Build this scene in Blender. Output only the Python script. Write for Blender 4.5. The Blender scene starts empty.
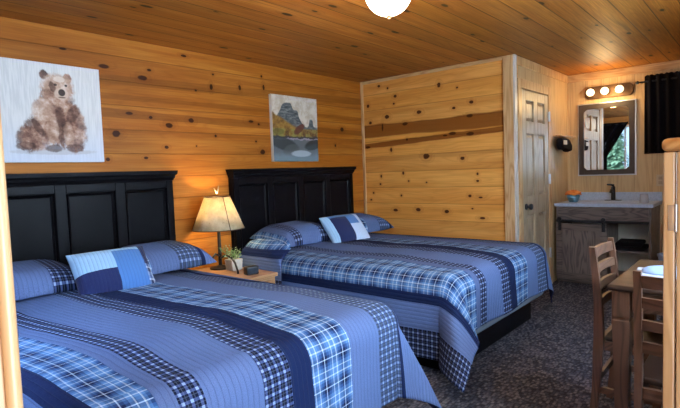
import bpy, bmesh, math, random
from mathutils import Vector, Matrix, noise as mnoise
random.seed(7)
PI = math.pi
SC = bpy.context.scene
COL = SC.collection
SC.view_settings.view_transform = 'Standard'
SC.view_settings.look = 'None'
SC.view_settings.exposure = 0.38

# ------------------------------------------------------------------ nodes
class NT:
    def __init__(s, name):
        s.m = bpy.data.materials.new(name); s.m.use_nodes = True
        s.t = s.m.node_tree; s.t.nodes.clear()
        s.out = s.t.nodes.new('ShaderNodeOutputMaterial')
    def n(s, typ, **props):
        nd = s.t.nodes.new(typ)
        for k, v in props.items(): setattr(nd, k, v)
        return nd
    def put(s, sock, v):
        if isinstance(v, bpy.types.NodeSocket): s.t.links.new(v, sock)
        elif v is not None:
            if isinstance(v, (tuple, list)) and len(v) == 3 and sock.type == 'RGBA': v = (*v, 1)
            sock.default_value = v
    def math(s, op, a, b=None, c=None, clamp=False):
        nd = s.n('ShaderNodeMath', operation=op, use_clamp=clamp)
        for i, v in enumerate((a, b, c)):
            if v is not None: s.put(nd.inputs[i], v)
        return nd.outputs[0]
    def vmath(s, op, a, b=None):
        nd = s.n('ShaderNodeVectorMath', operation=op)
        s.put(nd.inputs[0], a)
        if b is not None: s.put(nd.inputs[1], b)
        return nd.outputs['Value'] if op in ('LENGTH', 'DOT_PRODUCT', 'DISTANCE') else nd.outputs[0]
    def xyz(s, x, y, z=0.0):
        nd = s.n('ShaderNodeCombineXYZ')
        for i, v in enumerate((x, y, z)): s.put(nd.inputs[i], v)
        return nd.outputs[0]
    def sep(s, v):
        nd = s.n('ShaderNodeSeparateXYZ'); s.put(nd.inputs[0], v); return nd.outputs
    def step(s, v, lo, hi, a=0.0, b=1.0):          # smooth map range
        nd = s.n('ShaderNodeMapRange', interpolation_type='SMOOTHSTEP')
        for k, x in (('Value', v), ('From Min', lo), ('From Max', hi), ('To Min', a), ('To Max', b)): s.put(nd.inputs[k], x)
        return nd.outputs[0]
    def lin(s, v, lo, hi, a=0.0, b=1.0):
        nd = s.n('ShaderNodeMapRange')
        for k, x in (('Value', v), ('From Min', lo), ('From Max', hi), ('To Min', a), ('To Max', b)): s.put(nd.inputs[k], x)
        return nd.outputs[0]
    def mix(s, f, a, b, blend='MIX'):
        nd = s.n('ShaderNodeMix', data_type='RGBA', blend_type=blend)
        s.put(nd.inputs[0], f); s.put(nd.inputs[6], a); s.put(nd.inputs[7], b)
        return nd.outputs[2]
    def noise(s, vec, scale=1.0, detail=3.0, rough=.55, dist=0.0):
        nd = s.n('ShaderNodeTexNoise')
        s.put(nd.inputs['Vector'], vec); s.put(nd.inputs['Scale'], scale); s.put(nd.inputs['Detail'], detail)
        s.put(nd.inputs['Roughness'], rough); s.put(nd.inputs['Distortion'], dist)
        return nd.outputs['Fac']
    def white(s, w):
        nd = s.n('ShaderNodeTexWhiteNoise', noise_dimensions='1D'); s.put(nd.inputs['W'], w); return nd.outputs['Value']
    def ramp(s, f, stops, interp='LINEAR'):
        nd = s.n('ShaderNodeValToRGB'); cr = nd.color_ramp; cr.interpolation = interp
        while len(cr.elements) < len(stops): cr.elements.new(0.5)
        for e, (p, c) in zip(cr.elements, stops):
            e.position = p; e.color = (*c, 1) if len(c) == 3 else c
        s.put(nd.inputs[0], f); return nd.outputs[0]
    def pos(s): return s.n('ShaderNodeNewGeometry').outputs['Position']
    def obj(s): return s.n('ShaderNodeTexCoord').outputs['Object']
    def uv(s): return s.n('ShaderNodeTexCoord').outputs['UV']
    def bump(s, h, strength=.4, dist=.01):
        nd = s.n('ShaderNodeBump'); s.put(nd.inputs['Height'], h); s.put(nd.inputs['Strength'], strength); s.put(nd.inputs['Distance'], dist)
        return nd.outputs[0]
    def bsdf(s, color, rough=.5, metal=0.0, normal=None, spec=.5, coat=0.0, sheen=0.0, emit=None, estr=0.0, trans=0.0):
        b = s.n('ShaderNodeBsdfPrincipled')
        s.put(b.inputs['Base Color'], color); s.put(b.inputs['Roughness'], rough); s.put(b.inputs['Metallic'], metal)
        s.put(b.inputs['Specular IOR Level'], spec); s.put(b.inputs['Coat Weight'], coat); s.put(b.inputs['Sheen Weight'], sheen)
        s.put(b.inputs['Transmission Weight'], trans)
        if coat: b.inputs['Coat Roughness'].default_value = .2
        if normal is not None: s.put(b.inputs['Normal'], normal)
        if emit is not None: s.put(b.inputs['Emission Color'], emit); s.put(b.inputs['Emission Strength'], estr)
        s.t.links.new(b.outputs[0], s.out.inputs[0]); return b

def plain(name, c, rough=.5, metal=0.0, var=.15, scale=20, spec=.5, coat=0.0, sheen=0.0, bump=0.0):
    t = NT(name); nz = t.noise(t.obj(), scale, 4)
    col = t.mix(nz, tuple(x * (1 - var) for x in c), tuple(min(1, x * (1 + var)) for x in c))
    t.bsdf(col, rough, metal, t.bump(nz, bump, .005) if bump else None, spec, coat, sheen)
    return t.m

def emissive(name, c, strength, base=(.9, .9, .9)):
    t = NT(name); t.bsdf(base, .3, emit=c, estr=strength); return t.m

def pine(name, P, Q, pitch, off, dark, mid, light, knots=(), bands=(), rough=.48, coat=.0, auto=.5, seam=.75, vari=.35, streak=.30, spec=.15):
    """knotty pine boards running along axis P, stacked along axis Q"""
    t = NT(name); s = t.sep(t.pos()); p = s[P]; q = s[Q]
    tt = t.math('DIVIDE', t.math('SUBTRACT', q, off), pitch)
    idx = t.math('FLOOR', tt); fr = t.math('SUBTRACT', tt, idx)
    r = t.white(idx); r2 = t.white(t.math('ADD', idx, 61.3))
    r31 = t.math('MULTIPLY', r, 31.0)
    pv = t.math('ADD', p, r31)
    # random knots, board by board
    vor = t.n('ShaderNodeTexVoronoi', voronoi_dimensions='2D')
    t.put(vor.inputs['Vector'], t.xyz(t.math('MULTIPLY', pv, 1.7), t.math('MULTIPLY', q, 4.2))); vor.inputs['Scale'].default_value = 1.0
    gate = t.math('GREATER_THAN', t.sep(vor.outputs['Color'])[0], auto)
    vd = t.math('ADD', vor.outputs['Distance'], t.math('SUBTRACT', 1.0, gate))
    sz = t.math('MULTIPLY_ADD', t.sep(vor.outputs['Color'])[1], .05, .03)
    kn = t.step(vd, t.math('MULTIPLY', sz, 1.2), t.math('MULTIPLY', sz, .7))
    halo = t.step(vd, .22, .03)
    wob = t.noise(t.xyz(t.math('MULTIPLY', p, 22.), t.math('MULTIPLY', q, 40.)), 1.0, 2)
    for (kp, kq, rp, rq) in knots:
        dx = t.math('MULTIPLY', t.math('SUBTRACT', p, kp), 1.0 / (rp * .85)); dy = t.math('MULTIPLY', t.math('SUBTRACT', q, kq), 1.0 / (rq * .85))
        d = t.math('ADD', t.math('MULTIPLY', dx, dx), t.math('MULTIPLY', dy, dy))
        d = t.math('ADD', d, t.math('MULTIPLY_ADD', wob, 1.2, -.6))
        kn = t.math('MAXIMUM', kn, t.step(d, 1.25, .55)); halo = t.math('MAXIMUM', halo, t.step(d, 9., 1.))
    # grain: long streaks + cathedral rings bent around the knots
    g1 = t.noise(t.xyz(t.math('MULTIPLY', pv, .8), t.math('MULTIPLY', q, 7.), t.math('MULTIPLY', r, 9.)), 1.0, 2, .5, .3)
    ph = t.math('ADD', t.math('MULTIPLY', g1, 60.), t.math('ADD', t.math('MULTIPLY', halo, 9.), t.math('MULTIPLY', q, 90.)))
    ring = t.math('MULTIPLY_ADD', t.math('SINE', ph), .5, .5)
    ring = t.math('POWER', ring, 3.0)
    fine = t.noise(t.xyz(t.math('MULTIPLY', pv, 2.5), t.math('MULTIPLY', q, 130.), r), 1.0, 3, .6)
    blot = t.noise(t.xyz(t.math('MULTIPLY', pv, .7), t.math('MULTIPLY', q, 9.), r2), 1.0, 3)
    col = t.mix(t.step(blot, .35, .7), mid, light)
    col = t.mix(t.math('MULTIPLY', ring, .15), col, dark)
    col = t.mix(t.lin(fine, .3, .75, .0, streak), col, dark)
    heart = t.math('MULTIPLY', t.step(blot, .62, .74), t.step(r2, .45, .75))
    col = t.mix(t.math('MULTIPLY', heart, .55), col, dark)
    for (a, b, w, st, ns) in bands:         # dark heartwood: centre line q = a + b p, half width w
        wv = t.noise(t.xyz(t.math('MULTIPLY', p, ns), t.math('MULTIPLY', q, 3.)), 1.0, 3)
        dq = t.math('ABSOLUTE', t.math('SUBTRACT', q, t.math('MULTIPLY_ADD', p, b, a)))
        dq = t.math('ADD', dq, t.math('MULTIPLY', t.math('SUBTRACT', wv, .5), w * 1.2))
        col = t.mix(t.math('MULTIPLY', t.step(dq, w * 1.08, w * .8), st), col, tuple(x * .8 for x in dark))
    col = t.mix(t.math('MULTIPLY', halo, .22), col, tuple(x * 1.1 for x in dark))
    col = t.mix(t.math('MULTIPLY', kn, .97), col, (dark[0] * .28, dark[1] * .25, dark[2] * .25))
    bri = t.math('MULTIPLY_ADD', r2, vari, 1 - vari * .5)
    col = t.mix(1.0, col, t.xyz(bri, bri, t.math('MULTIPLY', bri, t.math('MULTIPLY_ADD', r, .25, .87))), 'MULTIPLY')
    e = t.math('SUBTRACT', .5, t.math('ABSOLUTE', t.math('SUBTRACT', fr, .5)))
    sm = t.step(e, .03, .012)
    col = t.mix(t.math('MULTIPLY', sm, seam), col, tuple(x * .25 for x in dark))
    h = t.math('SUBTRACT', t.math('MULTIPLY', fine, .06), sm)
    t.bsdf(col, rough, 0, t.bump(h, .5, .006), spec, coat)
    return t.m

def grainwood(name, axis, dark, light, rough=.45, coat=.1, freq=60., long=1.2, groove=None, use_pos=False, ringw=.6):
    """plain-sawn wood or ply with grain along axis (0,1,2) in object space"""
    t = NT(name); v = t.pos() if use_pos else t.obj(); s = list(t.sep(v))
    L = s[axis]; o = [s[i] for i in range(3) if i != axis]
    cr = t.math('ADD', o[0], t.math('MULTIPLY', o[1], 1.3))
    n1 = t.noise(t.xyz(t.math('MULTIPLY', L, long), t.math('MULTIPLY', cr, 7.)), 1.0, 2, .5, .4)
    ring = t.math('MULTIPLY_ADD', t.math('SINE', t.math('ADD', t.math('MULTIPLY', n1, 55.), t.math('MULTIPLY', cr, freq))), .5, .5)
    fine = t.noise(t.xyz(t.math('MULTIPLY', L, 4.), t.math('MULTIPLY', cr, 190.)), 1.0, 3)
    f = t.math('ADD', t.math('MULTIPLY', t.math('POWER', ring, 2.0), ringw), t.math('MULTIPLY', fine, .5), clamp=True)
    col = t.mix(f, light, dark)
    if groove:
        gf = t.math('FRACT', t.math('DIVIDE', cr, groove))
        g = t.step(t.math('ABSOLUTE', t.math('SUBTRACT', gf, .5)), .02, .008)
        col = t.mix(t.math('MULTIPLY', g, .5), col, tuple(x * .4 for x in dark))
        t.bsdf(col, rough, 0, t.bump(t.math('SUBTRACT', t.math('MULTIPLY', fine, .1), g), .4, .004), .5, coat)
    else:
        t.bsdf(col, rough, 0, t.bump(fine, .12, .003), .5, coat)
    return t.m

# ------------------------------------------------------------------ colours
W_D, W_M, W_L = (.12, .026, .003), (.38, .120, .012), (.52, .195, .026)
wall_knots = [(-.958, 2.025, .045, .022), (-.90, 2.09, .02, .012), (-.356, 2.023, .018, .03), (-.059, 2.047, .018, .03), (.216, 2.08, .016, .028),
    (-.332, 2.128, .012, .01), (.196, 2.176, .014, .014), (-.506, 1.979, .014, .01), (-.91, 1.739, .018, .014), (-.76, 1.687, .036, .024),
    (-.563, 1.735, .03, .022), (-1.179, 1.609, .036, .03), (-.336, 1.62, .014, .014), (-.793, 1.518, .022, .014), (-.526, 1.532, .008, .008),
    (.098, 1.584, .012, .012), (.171, 1.49, .034, .03), (-1.251, 1.427, .02, .016), (-.965, 1.437, .022, .012), (.139, 1.74, .016, .012),
    (1.309, 1.743, .035, .03), (1.19, 1.567, .016, .018), (-1.5, 2.15, .03, .01), (-.6, 2.24, .03, .012)]
M_wall = pine('knotty_pine_boards', 0, 2, .172, 1.811 - .172 * 12, W_D, W_M, W_L, wall_knots,
              [(1.735, -.015, .03, .5, 1.6), (2.02, 0.03, .035, .35, 1.2), (1.87, .0, .02, .3, 2.2)], auto=.90, seam=.38, streak=.4)
P_D, P_M, P_L = (.24, .066, .010), (.70, .305, .060), (.84, .415, .10)
pk = [(-.247, 2.21, .022, .018), (-.363, 2.173, .015, .015), (-.458, 2.075, .025, .02), (-.439, 1.997, .016, .014), (-.09, 2.01, .022, .025),
    (-.345, 1.867, .034, .026), (-.751, 1.876, .036, .022), (-.117, 1.82, .024, .022), (-.989, 2.12, .024, .03), (-1.189, 2.067, .012, .012),
    (-1.336, 1.909, .026, .02), (-1.149, 1.873, .022, .016), (-1.315, 1.78, .04, .02), (-.575, 1.77, .04, .022), (-.28, 1.756, .014, .05),
    (-.594, 1.602, .016, .016), (-.388, 1.503, .018, .03), (-.824, 1.413, .045, .035), (-1.232, 1.373, .028, .02), (-1.317, 1.606, .05, .022),
    (-.071, 1.549, .04, .018), (-1.046, 1.61, .03, .012), (-.535, 1.248, .016, .022), (-.243, 1.22, .014, .022), (-1.386, 1.217, .014, .016),
    (-.229, 1.133, .016, .014), (-.601, 1.161, .012, .012), (-.82, 1.142, .014, .01), (-.503, 1.005, .014, .014), (-.094, .956, .016, .012),
    (-1.302, 1.003, .022, .018), (-1.386, 1.147, .02, .014), (-.424, .845, .034, .02), (-.711, .855, .034, .022), (-1.046, .843, .032, .022),
    (-1.327, .877, .014, .01), (-1.429, .787, .036, .014), (-.13, 1.033, .014, .014)]
M_part = pine('pale_knotty_pine_boards', 1, 2, .172, 1.608 - .172 * 12, P_D, P_M, P_L, pk,
              [(1.722, .0, .070, .85, 1.2), (1.56, -.04, .028, .85, 2.5), (1.40, -.02, .02, .25, 3.)], auto=.9, seam=.35, vari=.18, streak=.25)
M_ceil = pine('ceiling_pine_boards', 0, 1, .163, -2.586, (.065, .018, .003), (.45, .148, .019), (.58, .235, .042), (), (), rough=.5, spec=.25, streak=.55, auto=.35, seam=.8, vari=.4)
M_ply = grainwood('vertical_grain_plywood', 2, (.44, .28, .125), (.60, .42, .215), .5, .15, 40., .7, .21, True, .5)
M_trimw = grainwood('pale_pine_trim', 2, (.42, .22, .08), (.66, .43, .21), .45, .2, 40., .9, None, True)
M_trimh = grainwood('pale_pine_trim_level', 1, (.40, .21, .08), (.62, .40, .19), .45, .2, 40., .9, None, True)
M_trimlit = grainwood('daylight_toned_corner_bead', 2, (.46, .40, .34), (.66, .62, .58), .4, .2, 30., .8, None, True)  # corner trim wood, its pale tone is reflected daylight put into the colour
M_post = grainwood('honey_pine_post', 2, (.46, .25, .10), (.66, .42, .20), .4, .3, 30., .8, None, True)
M_railw = grainwood('honey_pine_rail', 0, (.44, .19, .05), (.66, .36, .12), .4, .3, 30., .8, None, True)
M_door = grainwood('grey_pine_door', 2, (.32, .24, .15), (.48, .38, .25), .42, .08, 45., .9, None, True)
M_black = plain('black_painted_wood', (.0045, .0045, .006), .34, 0, .3, 12, .06)
M_iron = plain('dark_iron', (.03, .025, .022), .45, .6, .3, 60)
M_dark_alu = plain('black_hardware', (.014, .018, .024), .35, .4)
M_bronze = plain('oil_rubbed_bronze', (.13, .07, .035), .35, .7, .3, 40)
M_silver = plain('brushed_steel', (.55, .56, .58), .3, .9, .1, 80)
M_chair = grainwood('dark_stained_wood', 2, (.048, .022, .013), (.145, .074, .044), .4, .2, 50., 1.2)
M_chairh = grainwood('dark_stained_wood_level', 0, (.048, .022, .013), (.145, .074, .044), .4, .2, 50., 1.2)
M_table = grainwood('table_top_wood', 1, (.022, .010, .006), (.065, .034, .019), .45, 0, 40., 1.0)
M_seat = plain('dark_seat_pad', (.018, .008, .006), .5, 0, .3, 30)
M_cab = grainwood('grey_brown_laminate', 2, (.058, .044, .040), (.19, .145, .128), .5, .05, 70., 1.5)
M_cabh = grainwood('grey_brown_laminate_level', 1, (.058, .044, .040), (.18, .137, .12), .5, .05, 70., 1.5)
M_night = grainwood('nightstand_wood', 0, (.25, .12, .05), (.5, .28, .13), .4, .2, 40., 1.2)
M_white = plain('white_ceramic', (.75, .76, .78), .25, 0, .05)
M_towel = plain('black_terry', (.008, .008, .011), .95, 0, .6, 300, .1, 0, .0, .5)
M_curt = plain('black_curtain_cloth', (.006, .006, .009), .9, 0, .4, 90, .1)
M_leaf = plain('plant_leaf', (.10, .22, .06), .5, 0, .5, 60)
M_leafpale = plain('plant_leaf_pale', (.30, .40, .22), .5, 0, .4, 60)
M_bark = plain('bark', (.08, .05, .03), .9)
M_needle = plain('conifer_needles', (.22, .40, .28), .8, 0, .6, 3)
M_grass = plain('meadow', (.12, .2, .06), .9, 0, .5, 2)
M_plaster = plain('white_ceiling_pan', (.3, .2, .12), .4, .5)
M_box = plain('box_spring_ticking', (.15, .18, .22), .9, 0, .15, 60)
M_mat = plain('mattress_ticking', (.6, .62, .66), .9, 0, .1, 60)
M_plastic = plain('black_plastic', (.01, .01, .012), .35)
M_almond = plain('almond_plastic', (.50, .40, .26), .4, 0, .05)
M_orange = plain('orange_cloth', (.62, .20, .04), .9, 0, .35, 60)
M_bluepot = plain('blue_glazed_bowl', (.05, .22, .38), .3, 0, .3, 25, .5, .3)
M_bin = plain('pale_blue_plastic', (.45, .55, .72), .4, 0, .05)
M_paper = plain('white_paper', (.42, .48, .60), .8, 0, .04)
M_cloth = plain('pale_blue_cloth', (.34, .50, .78), .85, 0, .1, 40)
M_cup = plain('frosted_plastic_cup', (.42, .46, .54), .25, 0, .1, 30)

def carpet():
    t = NT('woven_grey_carpet'); p = t.pos(); s = t.sep(p)
    a = t.math('MULTIPLY', t.math('ADD', s[0], s[1]), 26.); b = t.math('MULTIPLY', t.math('SUBTRACT', s[0], s[1]), 26.)
    v = t.n('ShaderNodeTexVoronoi', voronoi_dimensions='2D', distance='CHEBYCHEV'); t.put(v.inputs['Vector'], t.xyz(t.math('MULTIPLY', s[0], 34.), t.math('MULTIPLY', s[1], 62.))); v.inputs['Scale'].default_value = 1.
    v.inputs['Randomness'].default_value = .8
    cell = t.sep(v.outputs['Color'])[0]
    big = t.noise(p, 9., 3); fib = t.noise(p, 260., 2)
    f = t.math('ADD', t.math('MULTIPLY', cell, .75), t.math('MULTIPLY_ADD', big, .5, -.2), clamp=True)
    col = t.ramp(f, [(0., (.030, .036, .058)), (.35, (.088, .094, .128)), (.62, (.165, .162, .188)), (1., (.30, .285, .30))])
    edge = t.step(v.outputs['Distance'], .30, .52)
    col = t.mix(t.math('MULTIPLY', edge, .65), col, (.008, .009, .014))
    col = t.mix(t.math('MULTIPLY', fib, .5), col, (.05, .045, .05))
    t.bsdf(col, .95, 0, t.bump(t.math('ADD', cell, fib), .5, .006), .1)
    return t.m
M_carpet = carpet()

def counter():
    t = NT('grey_laminate_counter'); nz = t.noise(t.pos(), 60, 5)
    t.bsdf(t.mix(nz, (.25, .33, .47), (.52, .62, .80)), .3, coat=.2); return t.m
M_counter = counter()

CHAM = (.105, .160, .320); CHAM_D = (.080, .122, .250); NAVY = (.009, .016, .06); LBLUE = (.095, .215, .43); MBLUE = (.032, .085, .22); WHT = (.50, .62, .76)
def stripes_mat(name, table, both=True):
    """UV in metres: u across the stripes, v along them. table = [(u_start, kind)], kinds gray/grayd/check/checkl/plaid/navy"""
    t = NT(name); s = t.sep(t.uv()); u = s[0]; v = s[1]
    U = t.math('DIVIDE', t.math('ADD', u, 1.3), 2.6)
    code = {'gray': (0, 0, 0), 'grayd': (0, 0, 1), 'check': (1, 0, 0), 'checkl': (1, 0, 1), 'plaid': (0, 1, 0), 'navy': (1, 1, 0)}
    rc = t.sep(t.ramp(U, [((a + 1.3) / 2.6, code[k]) for a, k in table], 'CONSTANT'))
    r, g, b = rc[0], rc[1], rc[2]
    isn = t.math('MULTIPLY', r, g); isc = t.math('SUBTRACT', r, isn); isp = t.math('SUBTRACT', g, isn)
    def fr(x, p): return t.math('FRACT', t.math('DIVIDE', x, p))
    heather = t.noise(t.xyz(t.math('MULTIPLY', u, 260.), t.math('MULTIPLY', v, 420.)), 1., 2)
    gray = t.mix(t.lin(heather, .3, .7), CHAM_D, tuple(x * 1.22 for x in CHAM))
    gray = t.mix(t.math('MULTIPLY', b, .25), gray, (.06, .07, .12))
    # check
    def sq(x, p, w): return t.math('LESS_THAN', fr(x, p), w)
    per = .032
    ck = t.math('MULTIPLY', t.math('ADD', sq(u, per, .66), sq(v, per, .66)), .5)
    chk = t.ramp(ck, [(0., (.26, .36, .56)), (.5, (.050, .075, .18)), (1., (.005, .008, .026))])
    lw = t.math('MAXIMUM', t.math('LESS_THAN', t.math('ABSOLUTE', t.math('SUBTRACT', fr(u, per), .28)), .05), t.math('LESS_THAN', t.math('ABSOLUTE', t.math('SUBTRACT', fr(v, per), .28)), .05))
    chk = t.mix(t.math('MULTIPLY', lw, .12), chk, (.34, .42, .56))
    chk = t.mix(t.math('MULTIPLY', b, .15), chk, (.22, .34, .55))
    # plaid
    stops = [(0., LBLUE), (.16, WHT), (.21, LBLUE), (.30, MBLUE), (.42, NAVY), (.52, WHT), (.56, NAVY), (.68, MBLUE), (.80, LBLUE), (.93, WHT), (.97, LBLUE)]
    pu = t.ramp(fr(u, .115), stops, 'CONSTANT'); pv = t.ramp(fr(v, .115), stops, 'CONSTANT')
    pl = t.mix(.5, pu, pv)
    nav = t.mix(heather, (.006, .012, .045), (.014, .026, .09))
    col = t.mix(isc, gray, chk); col = t.mix(isp, col, pl); col = t.mix(isn, col, nav)
    # stitched channels run along the stripes
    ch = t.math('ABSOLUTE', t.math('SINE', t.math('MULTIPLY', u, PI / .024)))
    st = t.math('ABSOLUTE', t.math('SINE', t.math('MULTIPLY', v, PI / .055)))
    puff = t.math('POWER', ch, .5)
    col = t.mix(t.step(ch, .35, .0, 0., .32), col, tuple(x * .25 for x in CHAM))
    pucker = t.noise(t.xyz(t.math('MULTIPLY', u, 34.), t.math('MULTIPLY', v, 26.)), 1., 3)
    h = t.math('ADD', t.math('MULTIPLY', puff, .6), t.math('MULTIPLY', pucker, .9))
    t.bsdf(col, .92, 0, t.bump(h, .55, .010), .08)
    return t.m
QT = [(-1.3, 'check'), (-1.04, 'gray'), (-.835, 'navy'), (-.77, 'plaid'), (-.535, 'grayd'), (-.475, 'check'), (-.38, 'gray'), (-.15, 'check'), (-.02, 'navy'),
      (.10, 'plaid'), (.34, 'gray'), (.545, 'checkl'), (.72, 'navy'), (.745, 'gray')]
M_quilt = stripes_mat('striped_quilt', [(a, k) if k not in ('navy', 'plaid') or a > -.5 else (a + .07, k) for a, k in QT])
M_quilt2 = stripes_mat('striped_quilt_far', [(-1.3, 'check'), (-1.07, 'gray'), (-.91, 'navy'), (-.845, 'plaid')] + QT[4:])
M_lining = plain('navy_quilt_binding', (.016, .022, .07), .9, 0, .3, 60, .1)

def patch_mat(name, regions, base):
    """UV 0..1 patchwork: regions = [(u0,u1,v0,v1,colour or 'plaid')]"""
    t = NT(name); s = t.sep(t.uv()); u = s[0]; v = s[1]
    col = base
    wb = t.math('MULTIPLY_ADD', t.noise(t.uv(), 6., 2), .02, -.01)
    for (a, b, c, d, k) in regions:
        m = None
        for x, lo, hi in ((u, a, b), (v, c, d)):
            q = t.math('MULTIPLY', t.math('GREATER_THAN', t.math('ADD', x, wb), lo), t.math('LESS_THAN', t.math('ADD', x, wb), hi))
            m = q if m is None else t.math('MULTIPLY', m, q)
        if k == 'plaid':
            st = [(0., (.2, .3, .5)), (.3, (.02, .03, .08)), (.6, (.55, .62, .75)), (.75, (.12, .2, .4))]
            k = t.mix(.5, t.ramp(t.math('FRACT', t.math('MULTIPLY', u, 7.)), st, 'CONSTANT'), t.ramp(t.math('FRACT', t.math('MULTIPLY', v, 4.)), st, 'CONSTANT'))
        col = t.mix(m, col, k)
    ch = t.math('ABSOLUTE', t.math('SINE', t.math('MULTIPLY', u, PI * 22)))
    nz = t.noise(t.uv(), 30., 3)
    col = t.mix(t.step(ch, .4, .0, 0., .3), col, (.02, .03, .08))
    t.bsdf(col, .92, 0, t.bump(t.math('ADD', t.math('POWER', ch, .5), nz), .4, .006), .12, 0, .15)
    return t.m

def parchment():
    t = NT('parchment_lamp_shade'); s = t.sep(t.obj())
    nz = t.noise(t.obj(), 14., 5, .65); sp = t.noise(t.obj(), 70., 3)
    col = t.mix(t.step(nz, .35, .7), (.70, .58, .36), (.88, .78, .56))
    col = t.mix(t.step(sp, .58, .75, 0., .5), col, (.40, .26, .11))
    d = t.n('ShaderNodeBsdfDiffuse'); tr = t.n('ShaderNodeBsdfTranslucent'); m = t.n('ShaderNodeMixShader')
    t.put(d.inputs[0], col); t.put(tr.inputs[0], col); m.inputs[0].default_value = .55
    t.t.links.new(d.outputs[0], m.inputs[1]); t.t.links.new(tr.outputs[0], m.inputs[2]); t.t.links.new(m.outputs[0], t.out.inputs[0])
    return t.m
M_shade = parchment()

def mirror_mat():
    t = NT('mirror_silvering'); t.bsdf((.86, .89, .90), .015, 1.0); return t.m
M_mirror = mirror_mat()
def glass_mat():
    t = NT('window_glass'); g = t.n('ShaderNodeBsdfGlass'); g.inputs['Roughness'].default_value = 0; g.inputs['IOR'].default_value = 1.02
    g.inputs[0].default_value = (.95, .98, 1, 1); t.t.links.new(g.outputs[0], t.out.inputs[0]); return t.m
M_glass = glass_mat()

def ell(t, x, y, cx, cy, rx, ry, rot=0.0, soft=.35, wob=None):
    c, sn = math.cos(rot), math.sin(rot)
    dx = t.math('SUBTRACT', x, cx); dy = t.math('SUBTRACT', y, cy)
    a = t.math('ADD', t.math('MULTIPLY', dx, c / rx), t.math('MULTIPLY', dy, sn / rx))
    b = t.math('ADD', t.math('MULTIPLY', dx, -sn / ry), t.math('MULTIPLY', dy, c / ry))
    d = t.math('ADD', t.math('MULTIPLY', a, a), t.math('MULTIPLY', b, b))
    if wob is not None: d = t.math('ADD', d, wob)
    return t.step(d, 1.0 + soft, 1.0 - soft)

def bear_canvas():
    t = NT('bear_watercolour_canvas'); s = t.sep(t.uv()); x, y = s[0], s[1]
    st = t.noise(t.xyz(t.math('MULTIPLY', x, 60.), t.math('MULTIPLY', y, 4.)), 1., 4)
    bg = t.mix(t.step(st, .38, .62), (.58, .58, .57), (.68, .675, .66))
    bg = t.mix(t.step(y, .5, .0, 0., .55), bg, (.52, .60, .74))
    n1 = t.noise(t.uv(), 9., 5, .65); n2 = t.noise(t.xyz(t.math('MULTIPLY', x, 26.), t.math('MULTIPLY', y, 18.)), 1., 5, .7, .6)
    wob = t.math('MULTIPLY_ADD', n2, 1.5, -.75)
    brn = t.ramp(n1, [(.30, (.07, .028, .018)), (.45, (.21, .10, .065)), (.56, (.40, .23, .155)), (.70, (.62, .47, .38))])
    lit = t.ramp(n1, [(.30, (.26, .13, .08)), (.50, (.48, .31, .22)), (.68, (.70, .58, .49))])
    drk = t.ramp(n1, [(.30, (.025, .012, .01)), (.52, (.11, .052, .038)), (.7, (.30, .17, .12))])
    c = bg
    def add(c, col, op, *a, **k): return t.mix(t.math('MULTIPLY', ell(t, x, y, *a, wob=wob, **k), op), c, col)
    c = add(c, (.42, .40, .40), .55, .50, .105, .40, .03, 0)
    c = add(c, drk, .9, .27, .235, .115, .13, .25)
    c = add(c, brn, .85, .36, .30, .15, .19, -.5)
    c = add(c, brn, .95, .54, .44, .20, .27, 0.0)
    c = add(c, brn, .9, .69, .36, .135, .25, .08)
    c = add(c, lit, .75, .41, .53, .10, .13, -.3)
    c = add(c, drk, .8, .575, .37, .05, .22, .05)
    c = add(c, lit, .7, .49, .33, .06, .14, .0)
    c = add(c, drk, .75, .70, .50, .055, .10, -.5)
    c = add(c, lit, .6, .645, .28, .05, .13, .0)
    c = add(c, drk, .85, .355, .35, .035, .10, .5)
    c = add(c, drk, .75, .50, .14, .08, .04, 0)
    c = add(c, drk, .75, .70, .145, .085, .045, 0)
    c = add(c, drk, .8, .24, .16, .09, .04, 0)
    c = add(c, drk, .95, .44, .88, .042, .05, .2)
    c = add(c, brn, .9, .665, .865, .042, .05, 0)
    c = add(c, (.36, .23, .17), .8, .668, .86, .02, .026, 0)
    c = add(c, lit, .95, .565, .755, .155, .145, 0)
    c = add(c, brn, .7, .50, .66, .11, .07, -.4)
    c = add(c, brn, .6, .63, .62, .10, .05, .3)
    c = add(c, (.72, .62, .53), .7, .585, .85, .055, .03, 0)
    c = add(c, drk, .8, .515, .765, .03, .055, .3)
    def crisp(c, col, op, *a): return t.mix(t.math('MULTIPLY', ell(t, x, y, *a, soft=.25), op), c, col)
    c = crisp(c, (.60, .46, .36), .75, .600, .70, .07, .062)
    c = crisp(c, (.02, .012, .012), .95, .603, .715, .034, .036)
    c = crisp(c, (.10, .05, .04), .8, .603, .665, .036, .008)
    c = crisp(c, (.02, .012, .012), .9, .545, .79, .016, .013)
    c = crisp(c, (.02, .012, .012), .9, .648, .79, .014, .012)
    t.bsdf(c, .75, 0, t.bump(st, .08, .002), .3); return t.m

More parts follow.
